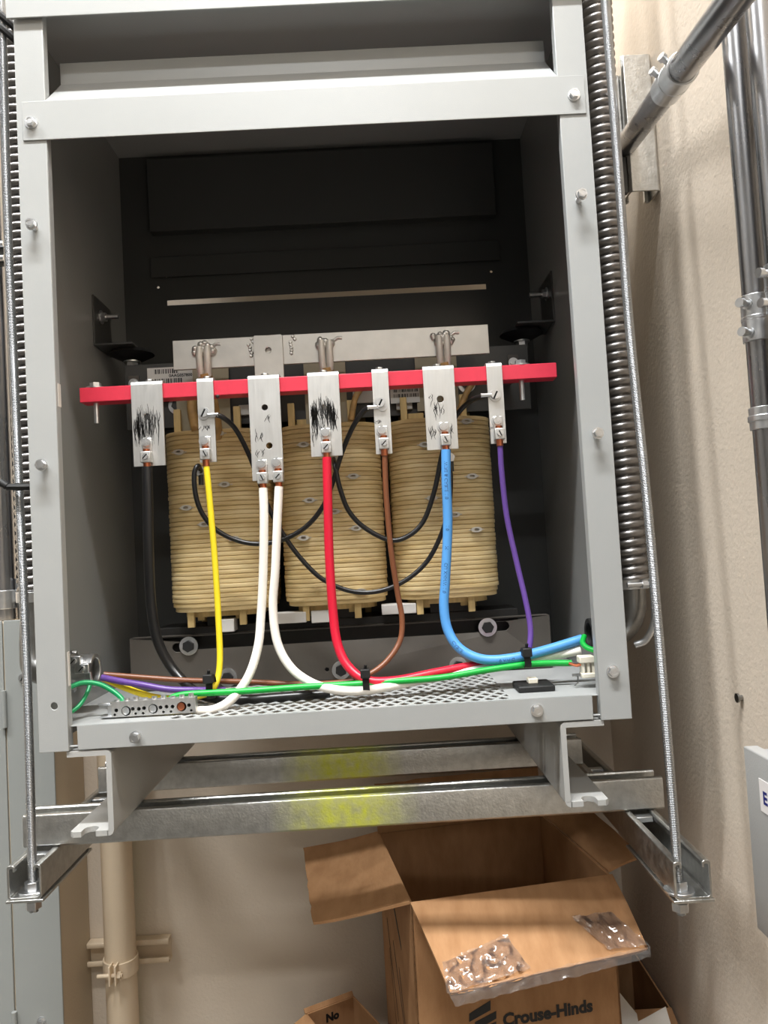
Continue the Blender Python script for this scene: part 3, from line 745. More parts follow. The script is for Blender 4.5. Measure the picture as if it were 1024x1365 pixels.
wire('ground_wire', 'green wire arching into the left end of the ground bar', [(84, 924, .02), (96, 915, .03), (112, 910, .04), (132, 912, .045), (150, 921, .045), (162, 931, .04), (167, 941, .036)], 6.5, 'w_green_dk', 'wire', 'green wires')
wire('ground_wire', 'thin green wire dropping behind the left post', [(121, 910, .06), (116, 924, .05), (107, 939, .04), (95, 949, .03), (84, 955, .02)], 5.5, 'w_green_dk', 'wire', 'green wires')
# thin black jumpers between the coil taps
J1 = [(288, 553, .10), (298, 557, .105), (314, 572, .125), (331, 604, .14), (345, 640, .15), (358, 676, .155), (377, 711, .158), (400, 743, .16), (430, 772, .16), (468, 788, .16), (505, 788, .16), (540, 774, .16), (568, 750, .16), (586, 718, .155), (598, 680, .15), (601, 640, .15), (599, 622, .165)]
J2 = [(268, 628, .17), (264, 621, .15), (259, 632, .145), (261, 660, .145), (270, 685, .15), (288, 706, .155), (315, 720, .158), (345, 725, .158), (378, 719, .158), (408, 702, .155), (430, 676, .15), (443, 645, .145), (455, 606, .14), (470, 570, .125), (484, 549, .11), (493, 543, .10)]
J3 = [(445, 612, .165), (447, 622, .145), (453, 650, .14), (465, 681, .145), (487, 704, .15), (520, 720, .15), (545, 714, .15), (565, 694, .15), (579, 655, .145), (588, 612, .145), (597, 575, .145), (612, 549, .14), (630, 533, .12), (644, 528, .10)]
for nm, J, lab in (('jumper', J1, 'black jumper wire swooping from the yellow terminal to the right coil'), ('jumper', J2, 'black jumper wire looping from the left coil to the brown terminal'),
                   ('jumper', J3, 'black jumper wire from the middle coil up to the purple terminal')):
    tag(MB().tube(spline([at(*p) for p in J], 8), mm(6.6, .15) / 2, 10).build('jumper_wire', 'w_black'), lab, 'wire', 'black jumper wires')
for px, py, kx, who, lab in ((287, 553, -1, 'yellow', ''), (494, 543, 1, 'brown', ''), (645, 527, 1, 'purple', '')):     # crimp ring terminals under the slotted screws
    a = at(px, py, .10); b = a + Vector((kx * 0.012, 0.001, 0.0005))
    MB().tube([b, a, a + (a - b) * 0.35], lambda f: 0.0022 + 0.001 * f, 10).ring(b + Vector((kx * 0.004, 0.0016, 0)), b + Vector((kx * 0.004, 0.0004, 0)), 0.0062, 0.003, 16).build('crimp_ring', 'zinc', TERM[who][1])
for px, py, lab in ((268, 634, 'bolted tap lug on the left coil under the yellow terminal'), (600, 616, 'bolted tap lug on the right coil behind the blue cable'), (447, 620, 'bolted tap lug on the middle coil behind the red cable')):
    c = at(px, py, .178); th = thing('tap_lug', c, lab, 'lug', 'coil tap lugs')
    MB().box(c.x - .005, c.x + .005, .174, .196, c.z - .001, c.z + .012).build('tongue', 'alu_dull', th, bevel=.0006)
    MB().prism(hexagon((c.x, .174, c.z + .006), .0068, (0, -1, 0)), (0, -.005, 0)).cyl((c.x, .174, c.z + .006), (c.x, .162, c.z + .006), .003, n=10).build('bolt', 'zinc', th)
    MB().cyl((c.x + .001, .172, c.z), (c.x + .001, .172, c.z - .014), .0036, n=10).build('barrel', 'dark_steel', th)
# lettering on the blue cable, wrapped on its surface
def wrap_text(mb, txt, size, d0, path, r, ang0):
    L = [0]
    for i in range(1, len(path)): L.append(L[-1] + (path[i] - path[i - 1]).length)
    vs, fs = text_mesh(txt, size); out = []
    for p in vs:
        d = d0 + p.x; j = max(0, min(len(path) - 2, next((i for i in range(len(L) - 1) if L[i + 1] >= d), len(L) - 2)))
        f = (d - L[j]) / (L[j + 1] - L[j]); c = path[j].lerp(path[j + 1], f); t = (path[j + 1] - path[j]).normalized()
        nrm = Vector((0, -1, 0)); nrm = (nrm - t * nrm.dot(t)).normalized(); s = nrm.cross(t)
        a = ang0 + (p.y - size * 0.35) / r
        out.append(c + (nrm * math.cos(a) - s * math.sin(a)) * (r * 1.012))
    mb.add(out, fs)
tx = MB()
for txt, d in (('WIRE & CABLE 1/0', 0.016), ('1/0', 0.10), ('M', 0.128), ('CU XHHW 1/0', 0.15), ('CABLE', 0.255), ('1/0 AWG', 0.315)): wrap_text(tx, txt, 0.0062, d, bpath, brr, 0.15)
tx.build('lettering', 'wire_ink', ob, smooth=False)

# zip ties round the bundle
def zip_tie(label, px, py0, py1, Y, tilt=0.0):
    a = at(px, py0, Y); b = at(px + tilt, py1, Y); c = (a + b) / 2; h = (a - b).length / 2; d = 0.024
    th = thing('cable_tie', b, label, 'cable tie', 'black cable ties on the bundle')
    mb = MB(); pts = []
    for k in range(33):
        t = 2 * PI * k / 32; pts.append(c + (a - b).normalized() * (h * math.cos(t)) + Vector((0, 1, 0)) * (-d * 0.5 * math.sin(t) + d * 0.42))
    w = 0.0042; vs = []
    for p, q in zip(pts, pts[1:] + pts[1:2]):
        o = (p - c - Vector((0, d * 0.42, 0))).normalized() * 0.0012
        vs += [p + Vector((-w, 0, 0)), p + Vector((w, 0, 0)), p + Vector((w, 0, 0)) + o, p + Vector((-w, 0, 0)) + o]
    fs = [(4 * k + i, 4 * k + (i + 1) % 4, 4 * k + 4 + (i + 1) % 4, 4 * k + 4 + i) for k in range(32) for i in range(4)]
    mb.add(vs, fs).build('strap', 'rubber', th)
    MB().box(a.x - .006, a.x + .006, Y - .012, Y + .002, a.z - .006, a.z + .005).build('head', 'rubber', th, bevel=.0012)
    MB().tube([a + Vector((0, -.004, .004)), a + Vector((.001, -.006, .010))], .002, 8).build('tail', 'rubber', th)
zip_tie('black cable tie at the left, beside the ground bar', 279, 903, 932, .062, 1)
zip_tie('black cable tie on the middle of the bundle, by the red cable', 487, 896, 924, .05, 2)
zip_tie('black cable tie on the right, around the blue and white cables', 701, 868, 890, .058, 4)
pd = at(713, 903, .055)
tp = thing('tie_mount', (pd.x, pd.y, ZP), 'black adhesive tie mount pad on the tray under the right cable tie', 'tie mount')
MB().box(pd.x - .024, pd.x + .022, .04, .085, ZP - .0015, ZP + .0065).build('pad', 'rubber', tp, bevel=.002)
MB().box(pd.x - .008, pd.x + .004, .055, .07, ZP + .0065, ZP + .013).build('clip', 'cream_plastic', tp, bevel=.001)

# ================================================================ ground bar
g0 = at(149, 960, .03); g1 = at(261, 951, .03); gz = ZP + .0005; gt = gz + .0185
gb = thing('ground_bar', ((g0.x + g1.x) / 2, .036, gz), 'drilled metal ground bar at the left of the tray', 'ground bar')
big = [(168, 948), (204, 945), (242, 942)]
small = [(155, 947, 3), (153, 955, 2), (177, 945, 3), (185, 945, 3), (192, 944, 3), (214, 943, 3), (222, 942, 3), (230, 942, 3), (252, 940, 3), (181, 953, 2), (191, 953, 2.2), (218, 951, 2), (228, 950, 2), (255, 948, 2)]
hl = []
for px, py in big: p = at(px, py, .03); hl.append(circ((p.x, .03, min(gt - .0068, max(gz + .0068, p.z))), .006, 16))
for px, py, r in small: p = at(px, py, .03); hl.append(circ((p.x, .03, min(gt - .0035, max(gz + .0030, p.z))), mm(r, .03) * .85, 10))
body = MB().prism([(g0.x, .03, gz), (g1.x, .03, gz), (g1.x, .03, gt), (g0.x, .03, gt)], (0, .012, 0), hl)
body.build('bar', 'alu', gb, bevel=.0003)
MB().box(g0.x + .001, g1.x - .001, .0421, .0426, gz + .0005, gt - .0005).build('hole_shade', 'hole', gb)  # black sheet added as the shade inside the drilled holes
for k, (px, py) in enumerate(big):
    p = at(px, py, .03); z = min(gt - .0068, max(gz + .0068, p.z))
    MB().cyl((p.x - .001, .032, z), (p.x + .001, .041, z), .0048, n=12).build('conductor_end', 'copper' if k == 2 else 'zinc', gb)
for k in range(9):
    x = g0.x + .006 + (g1.x - g0.x - .012) * k / 8
    MB().cyl((x, .036, gt - .002), (x, .036, gt + .002 + .001 * (k % 3)), .0034, n=12).box(x - .003, x + .003, .0355, .0365, gt + .0021 + .001 * (k % 3), gt + .0024 + .001 * (k % 3)).build('clamp_screw', 'zinc', gb)
MB().box(g0.x - .018, g0.x - .003, .035, .039, gt - .004, gt - .002).box(g0.x - .006, g0.x + .001, .034, .04, gz, gt - .004).box(g0.x - .014, g0.x, .03, .045, gz, gz + .002).build('standoff', 'zinc', gb, bevel=.0004)

# ================================================================ ceramic style lug block at the right end of the green wire
q = at(783, 888, .05)
fb = thing('lug_block', (q.x, .05, q.z - .013), 'cream two-bar lug block at the end of the long green wire', 'lug')
MB().box(q.x - .0105, q.x + .0085, .044, .06, q.z + .0045, q.z + .013).build('upper_bar', 'cream_plastic', fb, bevel=.0012)
MB().box(q.x - .0085, q.x + .0095, .044, .06, q.z - .014, q.z - .008).build('lower_bar', 'cream_plastic', fb, bevel=.0012)
for dx in (-.006, .0005, .0065): MB().box(q.x + dx - .0015, q.x + dx + .0015, .046, .058, q.z - .008, q.z + .0045).build('rib', 'cream_plastic', fb)
MB().tube([(q.x - .02, .06, q.z + .003), (q.x - .012, .054, q.z + .001), (q.x - .005, .052, q.z + .003)], .0022, 8).tube([(q.x + .004, .052, q.z + .005), (q.x + .014, .05, q.z + .004)], .002, 8).build('bare_copper', 'copper', fb)
MB().cyl((q.x - .019, .052, q.z - .0105), (q.x - .008, .052, q.z - .0105), .0018, n=8).tube([(q.x - .012, .052, q.z - .0105), (q.x - .0125, .052, q.z - .02), (q.x - .017, .052, q.z - .0235)], .0009, 6).build('pin', 'zinc_dark', fb)

# ================================================================ conduit fittings inside the enclosure
def fitting(label, c, sgn, Rr, inner, ln=.016):
    th = thing('conduit_fitting', (c.x, c.y, c.z - Rr), label, 'fitting', 'conduit fittings')
    X = lambda d: c.x + sgn * d
    P = lambda d: (X(d), c.y, c.z)
    MB().ring(P(0.0), P(.007), Rr * 1.16, Rr * .84, 32).build('lock_nut', 'zinc', th, bevel=.0005)
    for k in range(8):
        a = 2 * PI * k / 8 + .2
        MB().obox((X(.0035), c.y + math.cos(a) * Rr * 1.2, c.z + math.sin(a) * Rr * 1.2), (0, math.cos(a), math.sin(a)), (0, -math.sin(a), math.cos(a)), (1, 0, 0), .0026, .004, .003).build('nut_lug', 'zinc', th, bevel=.0004)
    MB().ring(P(-.002), P(ln), Rr, Rr * .82, 32).build('threaded_nipple', 'zinc', th)
    MB().ring(P(ln - .004), P(ln + .004), Rr * 1.02, Rr * .74, 32).build('bushing', inner, th, bevel=.001)
    return th
lf = at(112, 893, .095)
t1 = fitting('zinc conduit fitting with clamp screws on the left inner wall', Vector((T, .088, lf.z)), 1, .0205, 'zinc', .032)
for dz, dx in ((.016, .012), (.006, .022)):
    MB().box(dx - .004 + T, dx + .014 + T, .062, .072, lf.z + dz - .006, lf.z + dz + .006).build('clamp_lug', 'zinc', t1, bevel=.001)
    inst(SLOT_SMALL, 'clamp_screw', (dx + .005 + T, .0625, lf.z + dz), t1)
rf = at(780, 846, .085)
t2 = fitting('zinc conduit fitting with black bushing on the right inner wall', Vector((.70 - T, .085, rf.z)), -1, .0205, 'rubber')

# ================================================================ flexible conduits
def armour(u):                          # profile of one interlocked turn
    return max(0.0, math.sin(PI * min(1, u / 0.86))) ** 0.5 if u < 0.86 else 0.0
fr_pts = [at(x, y, .045) for x, y in ((775, -260), (783, -120), (792, 0), (799, 130), (804, 260), (810, 400), (816, 500), (826, 640), (832, 720), (835, 772))]
for p in fr_pts: p.x = max(p.x, .7255)
fx = MB().helix(spline(fr_pts, 6), .0225, .0112, .0042, 26, 8, armour).build('flexible_conduit', 'flex', None, ang=60)
tag(fx, 'ribbed steel flexible conduit running down beside the right post', 'conduit', 'flexible conduits')
fl_pts = [at(x, y, .108) for x, y in ((14, -200), (20, 0), (23, 120), (29, 300), (36, 500), (41, 650), (44, 740), (46, 790))]
for p in fl_pts: p.x = min(p.x, -.0235)
fx = MB().helix(spline(fl_pts, 6), .0215, .0115, .0042, 26, 8, armour).build('flexible_conduit', 'flex', None, ang=60)
tag(fx, 'ribbed steel flexible conduit showing between left post and threaded rod', 'conduit', 'flexible conduits')
# angle connector at the foot of the right flexible conduit
e = fr_pts[-1]; zc = rf.z
ac = thing('angle_connector', (e.x, .06, zc - .03), 'zinc angle connector clamped under the right flexible conduit', 'fitting', 'conduit fittings')
MB().tube(spline([(e.x, .05, e.z + .002), (e.x, .055, e.z - .03), (e.x - .003, .065, zc + .02), (e.x - .012, .08, zc + .004), (.703, .085, zc)], 6), lambda f: .0185 + .002 * math.sin(f * 3), 20).build('body', 'zinc_dark', ac)
MB().tube(spline([(e.x + .018, .022, e.z), (e.x + .019, .022, e.z - .03), (e.x + .017, .024, zc + .016), (e.x + .008, .03, zc - .004), (e.x - .004, .035, zc - .010)], 6), .0042, 10).build('bail', 'zinc', ac)
MB().ring((e.x, .05, e.z - .012), (e.x, .05, e.z + .002), .0235, .018, 28).build('clamp_band', 'zinc', ac, bevel=.0008)
MB().cyl((e.x - .012, .024, e.z - .006), (e.x + .017, .024, e.z - .006), .003, n=10).prism(hexagon((e.x + .006, .024, e.z - .006), .0058, (1, 0, 0)), (.007, 0, 0)).build('clamp_bolt', 'zinc', ac)
e2 = fl_pts[-1]
ac = thing('angle_connector', (e2.x, .10, lf.z - .03), 'zinc connector under the left flexible conduit, mostly behind the left post', 'fitting', 'conduit fittings')
MB().tube(spline([(e2.x, .108, e2.z + .002), (e2.x, .106, e2.z - .03), (e2.x, .100, lf.z + .03), (e2.x + .008, .092, lf.z + .005), (-.002, .088, lf.z)], 6), .0175, 20).build('body', 'zinc_dark', ac)
MB().ring((e2.x, .108, e2.z - .012), (e2.x, .108, e2.z + .002), .0225, .017, 28).build('clamp_band', 'zinc', ac, bevel=.0008)

# ================================================================ strut frame
ST = .0413; SG = .0026
def strut_profile():                    # open side up, centred on 0, base at 0
    h = ST; w = ST / 2; g = SG; lip = .0095; hk = .0075; r = .003
    out = [(-w + r, 0), (w - r, 0), (w, r), (w, h - r), (w - r * .3, h - r * .3), (w - r, h), (w - lip + .002, h), (w - lip, h - .002), (w - lip, h - hk), (w - lip + g, h - hk), (w - lip + g, h - g - .001), (w - g - .001, h - g - .001), (w - g, h - g - .003),
           (w - g, g + .002), (w - g - .002, g)]
    L = [(-x, z) for x, z in reversed(out[2:])]
    return out[2:] + L, [(-w + r, 0), (w - r, 0)]
def strut_mb(org, axis, length, up=(0, 0, 1), holes=False):
    org = Vector(org); axis = Vector(axis).normalized(); up = Vector(up); side = axis.cross(up).normalized()
    a, b = strut_profile()
    poly = [(w, z) for w, z in b] + a
    return MB().prism([org + side * w + up * z for w, z in poly], axis * length)
XS0, XS1 = -.0655, .764
zs0 = ZB - .0075 - ST + .0
YS1, YS2 = .112, .325
def top_strut(name, lab, x0, x1, yc, z0, m):
    o = strut_mb((x0, yc, z0), (1, 0, 0), x1 - x0).build(name, m, None, bevel=.0005); tag(o, lab, 'strut', 'strut channels'); return o
ZS = ZB - ST - .0002
top_strut('strut_channel', 'front galvanised cross strut with yellow paint spray at its middle', XS0, XS1, YS1, ZS, 'galv_spray')
top_strut('strut_channel', 'rear galvanised cross strut with yellow paint spray, behind the front one', XS0 + .02, .715, YS2, ZS, 'galv_spray')
def side_strut(lab, xc, y0, y1):
    zt = ZS - .0003; z0 = zt - ST
    th = thing('strut_channel', (xc, (y0 + y1) / 2, z0 - .0035), lab, 'strut', 'strut channels')
    strut_mb((xc, y0, z0), (0, 1, 0), y1 - y0).build('channel', 'galv', th, bevel=.0005)
    MB().box(xc - ST / 2 - .002, xc + ST / 2 + .002, y0 - .001, y0 + .16, z0 - .0034, z0 - .0001).build('backing_plate', 'galv', th, bevel=.0006)
    return z0, th
xl_ = at(39, 1185, .05).x; xr_ = at(921, 1185, -.06).x
zl, sl_ = side_strut('left strut channel running toward the wall under the cross struts', xl_, .037, YB - .002)
zr, sr_ = side_strut('right strut channel running toward the wall under the cross struts', xr_, -.068, YB - .002)
for yc in (YS1, YS2):                   # channel nuts locking cross struts to side struts
    for th, xc in ((sl_, xl_), (sr_, xr_)):
        MB().box(xc - .0105, xc + .0105, yc - .034, yc - .021, ZS - .010, ZS - .0035).build('channel_nut', 'zinc', th, bevel=.0006)

# threaded rods with nut and square washer
def rod(label, pts, base, r):
    th = thing('threaded_rod', base, label, 'threaded rod', 'threaded hanger rods')
    MB().helix(spline(pts, 8), r, .0019, .0009, 12, 4).build('rod', 'rod', th, ang=80)
    b = Vector(base)
    MB().prism(hexagon(b + Vector((0, 0, .0031)), .0098, (0, 0, 1), .3), (0, 0, .0095)).build('nut', 'zinc', th, bevel=.0006)
    MB().cyl(b + Vector((0, 0, .0002)), b + Vector((0, 0, .003)), .0165, n=28).build('washer', 'zinc', th, bevel=.0005)
    MB().prism(hexagon(b + Vector((0, 0, -.0205)), .0098, (0, 0, 1), .1), (0, 0, .0095)).build('nut', 'zinc', th, bevel=.0006)
    return th
rbase = Vector((at(905, 1180, -.052).x, -.052, zr + SG))
rp = [Vector((rbase.x, -.052, zr - .022)), Vector((rbase.x, -.052, zr + .03))] + [at(x, y, Y) for x, y, Y in ((883, 900, -.048), (862, 660, -.042), (839, 432, -.035), (826.5, 253, -.03), (813, 79, -.025), (804, -40, -.02), (790, -230, -.015))]
rod('threaded rod hanging on the right beside the flexible conduit', rp, rbase, .0056)
lbase = Vector((at(44, 1183, .055).x, .055, zl + SG))
lp = [Vector((lbase.x, .055, zl - .022)), Vector((lbase.x, .055, zl + .03))] + [at(x, y, Y) for x, y, Y in ((36, 900, .05), (26.5, 680, .045), (18, 480, .04), (12, 350, .038), (7, 200, .035), (4, 80, .034), (0, -60, .033), (-6, -230, .03))]
rod('threaded rod hanging at the left edge beside the left post', lp, lbase, .0058)
c = at(26, 649, .04)
ct = thing('cable_tie', c, 'black cable tie holding the left conduit to the left threaded rod', 'cable tie', 'cable ties on the left rod')
MB().tube([c + Vector((-.012, -.008, 0)), c + Vector((.004, -.009, -.001)), c + Vector((.016, -.004, -.001))], .0042, 8).build('strap', 'rubber', ct)
MB().tube([c + Vector((-.024, -.008, .004)), c + Vector((-.018, -.009, .006)), c + Vector((-.012, -.008, .001))], .005, 10).build('head', 'rubber', ct)
for py in (32, 48):
    c = at(10, py, .04); ct = tag(MB().tube(spline([c + Vector((-.014, -.004, .010)), c + Vector((-.004, -.012, .004)), c + Vector((.010, -.006, -.008)), c + Vector((.016, .004, -.014))], 5), .0048, 8).build('cable_tie', 'rubber'),
        'upper black tie band at the top of the left rod' if py == 32 else 'lower black tie band at the top of the left rod', 'cable tie', 'cable ties on the left rod')

# ================================================================ left side: rigid conduits and panel
pan_x, pan_y, pan_t = at(72, 1010, .37).x, .37, at(30, 826, .37).z
lp_ = thing('electrical_panel', (pan_x - .25, .43, -.95), 'grey electrical panel with tan sides at the lower left', 'panel')
MB().box(pan_x - .5, pan_x - .002, pan_y + .004, YB - .001, -.95, pan_t - .004).build('tub', 'tub_tan', lp_, bevel=.001)
sx = at(13, 1150, .368).x
MB().box(sx + .0012, pan_x, pan_y, pan_y + .004, -.96, pan_t).build('trim_cover', 'panel_grey', lp_, bevel=.001)
MB().box(pan_x - .5, sx - .0012, pan_y - .001, pan_y + .004, -.96, pan_t).build('door', 'panel_grey', lp_, bevel=.001)
hz = at(6, 945, .368)
MB().cyl((sx, .366, hz.z - .03), (sx, .366, hz.z + .03), .004, n=12).build('hinge', 'panel_grey', lp_)
hz = at(22, 1358, .368)
MB().cyl((sx, .366, hz.z - .03), (sx, .366, hz.z + .012), .004, n=12).build('hinge', 'panel_grey', lp_)
p = at(55, 1362, .369); inst(SCREW_FLAT, 'cover_screw', (p.x, .37, p.z), lp_)
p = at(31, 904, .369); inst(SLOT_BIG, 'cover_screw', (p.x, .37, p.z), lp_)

def emt(label, a, b, r, name='rigid_conduit', grp='rigid conduits', coup=(), m='emt', extra=None):
    a, b = Vector(a), Vector(b); low = a if a.z < b.z else b
    th = thing(name, low, label, 'conduit', grp)
    MB().cyl(a, b, r, n=28).build('tube', m, th)
    d = (b - a).normalized()
    for f, L, rr, screws in coup:
        c = a.lerp(b, f)
        cp = MB().ring(c - d * L / 2, c + d * L / 2, r * rr, r * .98, 28)
        cp.ring(c - d * .002, c + d * .002, r * rr * 1.03, r, 28) if screws else None
        co = cp.build('coupling', 'zinc', th, bevel=.0006)
        for s, sd in screws:
            q = c + d * (L * s); sd = Vector(sd).normalized(); q = q + sd * r * rr * .9
            MB().cyl(q, q + sd * .009, .0032, n=10).cyl(q + sd * .008, q + sd * .013, .0046, n=12).cyl(q, q + sd * .002, .0055, n=12).build('set_screw', 'zinc', co)
    return th
p0 = at(7, 822, .43); p1 = at(-4, 400, .43)
emt('thick vertical conduit at the left edge ending on the grey panel', (p0.x, .43, pan_t - .002), (p0.x - .012, .43, ZC), .018, coup=((.0125, .032, 1.12, ()),))
p0 = at(34, 822, .435)
emt('thin vertical conduit behind the left threaded rod ending on the grey panel', (p0.x, .435, pan_t - .002), (p0.x - .008, .435, ZC), .0125, coup=((.018, .04, 1.18, ()),))
c = at(2, 338, .39)
sc = thing('beam_clamp', c, 'black and zinc conduit clamp at the left edge behind the rod', 'clamp')
MB().box(c.x - .03, c.x + .008, .385, .40, c.z - .020, c.z + .022).build('clamp_body', 'dark_steel', sc, bevel=.002)
for dz in (-.012, .012): MB().cyl((c.x - .03, .38, c.z + dz), (c.x + .009, .38, c.z + dz), .0055, n=12).build('clamp_bolt', 'zinc', sc)

# painted pipe on the back wall, strap, strut and the green cable behind it
pr = mm(39, .47) / 2
pc = at(158, 1200, YB - .028 - .02)
pip = thing('painted_pipe', (pc.x, pc.y, ZF), 'cream painted vertical pipe on the wall below the enclosure', 'pipe')
MB().cyl((pc.x, YB - .028 - pr + .006, ZF), (pc.x, YB - .028 - pr + .006, ZB + .03), pr, n=28).build('pipe', 'paint_cream', pip)
py_ = YB - .028 - pr + .006
zst = at(150, 1275, YB - .028).z
x0, x1 = at(113, 1275, YB - .03).x, at(223, 1268, YB - .03).x
sp = strut_mb((x0, YB - .0005, zst), (1, 0, 0), x1 - x0, up=(0, -1, 0))
for v in sp.v: v.y = YB - .0005 - (YB - .0005 - v.y) * .5
so = sp.build('wall_strut', 'paint_cream', None, bevel=.0005); tag(so, 'short cream painted strut on the wall behind the painted pipe', 'strut')
st = thing('pipe_strap', (pc.x, py_, zst - .012), 'cream painted strap clamping the painted pipe', 'strap')
MB().ring((pc.x, py_, zst - .016), (pc.x, py_, zst + .010), pr * 1.12, pr * 1.0, 28).build('band', 'paint_cream', st, bevel=.0006)
for dx in (-.007, .003): MB().box(pc.x + dx, pc.x + dx + .003, py_ - pr - .017, py_ - pr + .002, zst - .018, zst + .014).build('ear', 'paint_cream', st, bevel=.0008)
MB().cyl((pc.x - .028, py_ - pr - .009, zst - .004), (pc.x + .014, py_ - pr - .009, zst - .004), .0035, n=10).prism(hexagon((pc.x + .006, py_ - pr - .009, zst - .004), .006, (1, 0, 0)), (.006, 0, 0)).build('strap_bolt', 'paint_cream', st)
gp = [at(x, y, YB - .012) for x, y in ((170, 1060), (171, 1140), (174, 1200), (174, 1250), (172, 1280), (174, 1320), (180, 1365), (184, 1440))]
tag(MB().tube(spline(gp, 6), .0045, 10).build('ground_cable', 'w_green'), 'green cable hanging behind the cream painted pipe', 'cable')

# ================================================================ right side: wall strut stub, conduits, small box
YV = .09
a = at(843, 70, YV); b = at(878, 262, YV)
xs = XR - .002 - ST / 2
zt_, zb_ = at(860, 72, YV).z, at(862, 254, YV).z
th = thing('strut_stub', (xs, YV, zb_), 'short vertical strut piece on the right wall behind the slanting conduit', 'strut')
strut_mb((xs, YV, zb_), (0, 0, 1), zt_ - zb_, up=(0, 1, 0)).build('channel', 'galv', th, bevel=.0005)
MB().box(xs - ST / 2 - .016, xs - ST / 2 - .0005, YV + .012, YV + .03, zb_ + .012, zt_ - .02).build('side_channel', 'galv', th, bevel=.0008)
MB().box(xs - ST / 2 - .014, xs - ST / 2 - .001, YV + .004, YV + .012, zb_ + .0, zb_ + .05).build('shadow_block', 'dark_steel', th, bevel=.0008)  # dark block added in place of the shadow beside the strut
A = at(829, 200, .115); B = at(899, 106, -.12); d = (B - A)
tmax = min((CAM.y * 0 + YF - A.y) / d.y, (ZC - A.z) / d.z if d.z > 0 else 99, ((XR - .02 - A.x) / d.x if d.x > 0 else (XL - A.x) / d.x))
Bq = A + d * tmax
emt('slanting conduit with a set screw coupling at the upper right', A - d * .10, Bq, .0148, coup=((1.1 / (tmax + .1), .062, 1.16, ((-.28, (-1, -.5, .5)), (.28, (-1, -.5, .5)), (-.2, (-.15, -1, -.05)), (.24, (-.15, -1, -.05)))),))
YK = -.175
ZQ = at(1000, 1003, -.17).z
q = at(1002, 300, YK); ql = at(1015, 640, YK)
emt('vertical conduit with coupling and strap near the right edge', (XR - .0245, YK, ZQ), (XR - .0245, YK, ZC), .0118,
    coup=((.012 / (ZC - ZQ), .024, 1.25, ()), ((.422 - ZQ) / (ZC - ZQ), .046, 1.17, ((-.32, (-1, -.55, 0)), (.3, (-1, -.55, 0)))),))
sq = at(1014, 558, YK)
emt('vertical conduit at the right edge of the frame, close behind its neighbour', (XR - .018, YK - .036, ZQ), (XR - .018, YK - .036, ZC), .0118,
    coup=((.012 / (ZC - ZQ), .024, 1.25, ()), ((.440 - ZQ) / (ZC - ZQ), .046, 1.17, ((-.32, (-1, -.3, 0)), (.3, (-1, -.3, 0)))),))
cs = thing('conduit_strap', (XR - .0245, YK, .31), 'one-hole strap on the vertical conduit below its coupling', 'strap')
MB().ring((XR - .0245, YK, sq.z - .011), (XR - .0245, YK, sq.z + .011), .0138, .0119, 28).build('band', 'zinc', cs, bevel=.0005)
MB().ring((XR - .0245, YK, sq.z - .003), (XR - .0245, YK, sq.z + .003), .0150, .0125, 28).build('rib', 'zinc', cs, bevel=.0008)
MB().box(XR - .004, XR - .001, YK + .008, YK + .034, sq.z - .010, sq.z + .010).build('tab', 'zinc', cs, bevel=.0005)

# small grey box on the right wall
bx = at(997, 1000, -.17); XF = .757
zt_, zb_ = at(1000, 1003, -.17).z, at(1006, 1254, -.17).z
gbx = thing('wall_box', (XF + .03, -.3, zb_), 'small grey metal box with a white label on the right wall', 'box')
y0, y1 = -.43, -.147
cv = MB(); i = .016
cv.add([(XF + .006, y1, zb_), (XF + .006, y0, zb_), (XF + .006, y0, zt_), (XF + .006, y1, zt_),
        (XF, y1 - i, zb_ + i), (XF, y0 + i, zb_ + i), (XF, y0 + i, zt_ - i), (XF, y1 - i, zt_ - i),
        (XF + .02, y1, zb_), (XF + .02, y0, zb_), (XF + .02, y0, zt_), (XF + .02, y1, zt_)],
       [(4, 5, 6, 7), (0, 1, 5, 4), (1, 2, 6, 5), (2, 3, 7, 6), (3, 0, 4, 7), (0, 8, 9, 1), (1, 9, 10, 2), (2, 10, 11, 3), (3, 11, 8, 0), (8, 11, 10, 9)])
cvo = cv.build('cover', 'box_grey', gbx, bevel=.0012)
MB().box(XF + .02, XR - .0005, y0 + .003, y1 - .003, zb_ + .003, zt_ - .003).build('body', 'box_grey', gbx, bevel=.0015)
lz1, lz0 = at(1013, 1044, -.19).z, at(1015, 1082, -.19).z
ly = -.187
lab = MB().box(XF - .0006, XF - .0001, ly - .12, ly, lz0 + .0, lz1 + .004).build('name_plate', 'white_label', gbx, smooth=False)
tm = MB(); hgt = (lz1 - lz0)
put_text(tm, 'E', hgt * .62, (XF - .0008, ly - .006, lz0 + hgt * .33), (0, -1, 0), (0, 0, 1), .0006)
for k, (dy, dz) in enumerate(((.0245, .78), (.0215, .55), (.0205, .36), (.027, .36), (.030, .55), (.033, .36))):
    tm.prism([(XF - .0008, ly - dy + .0022 * math.cos(a), lz0 + hgt * (dz + .04) + .0022 * math.sin(a)) for a in (0, 1.05, 2.09, 3.14, 4.19, 5.24)], (.0001, 0, 0))
put_text(tm, 'T', hgt * .62, (XF - .0008, ly - .040, lz0 + hgt * .33), (0, -1, 0), (0, 0, 1), .0006)
for k in range(6):
    a = k * PI / 3
    tm.prism([(XF - .0008, ly - .066 + .007 * math.cos(a) + .002 * math.cos(q_), lz0 + hgt * .55 + .007 * math.sin(a) + .002 * math.sin(q_)) for q_ in (0, 1.57, 3.14, 4.71)], (.0001, 0, 0))
put_text(tm, 'N', hgt * .62, (XF - .0008, ly - .078, lz0 + hgt * .33), (0, -1, 0), (0, 0, 1), .0006)
tm.build('lettering', 'blue_ink', lab, smooth=False)
wz = at(1021, 1262, -.2).z
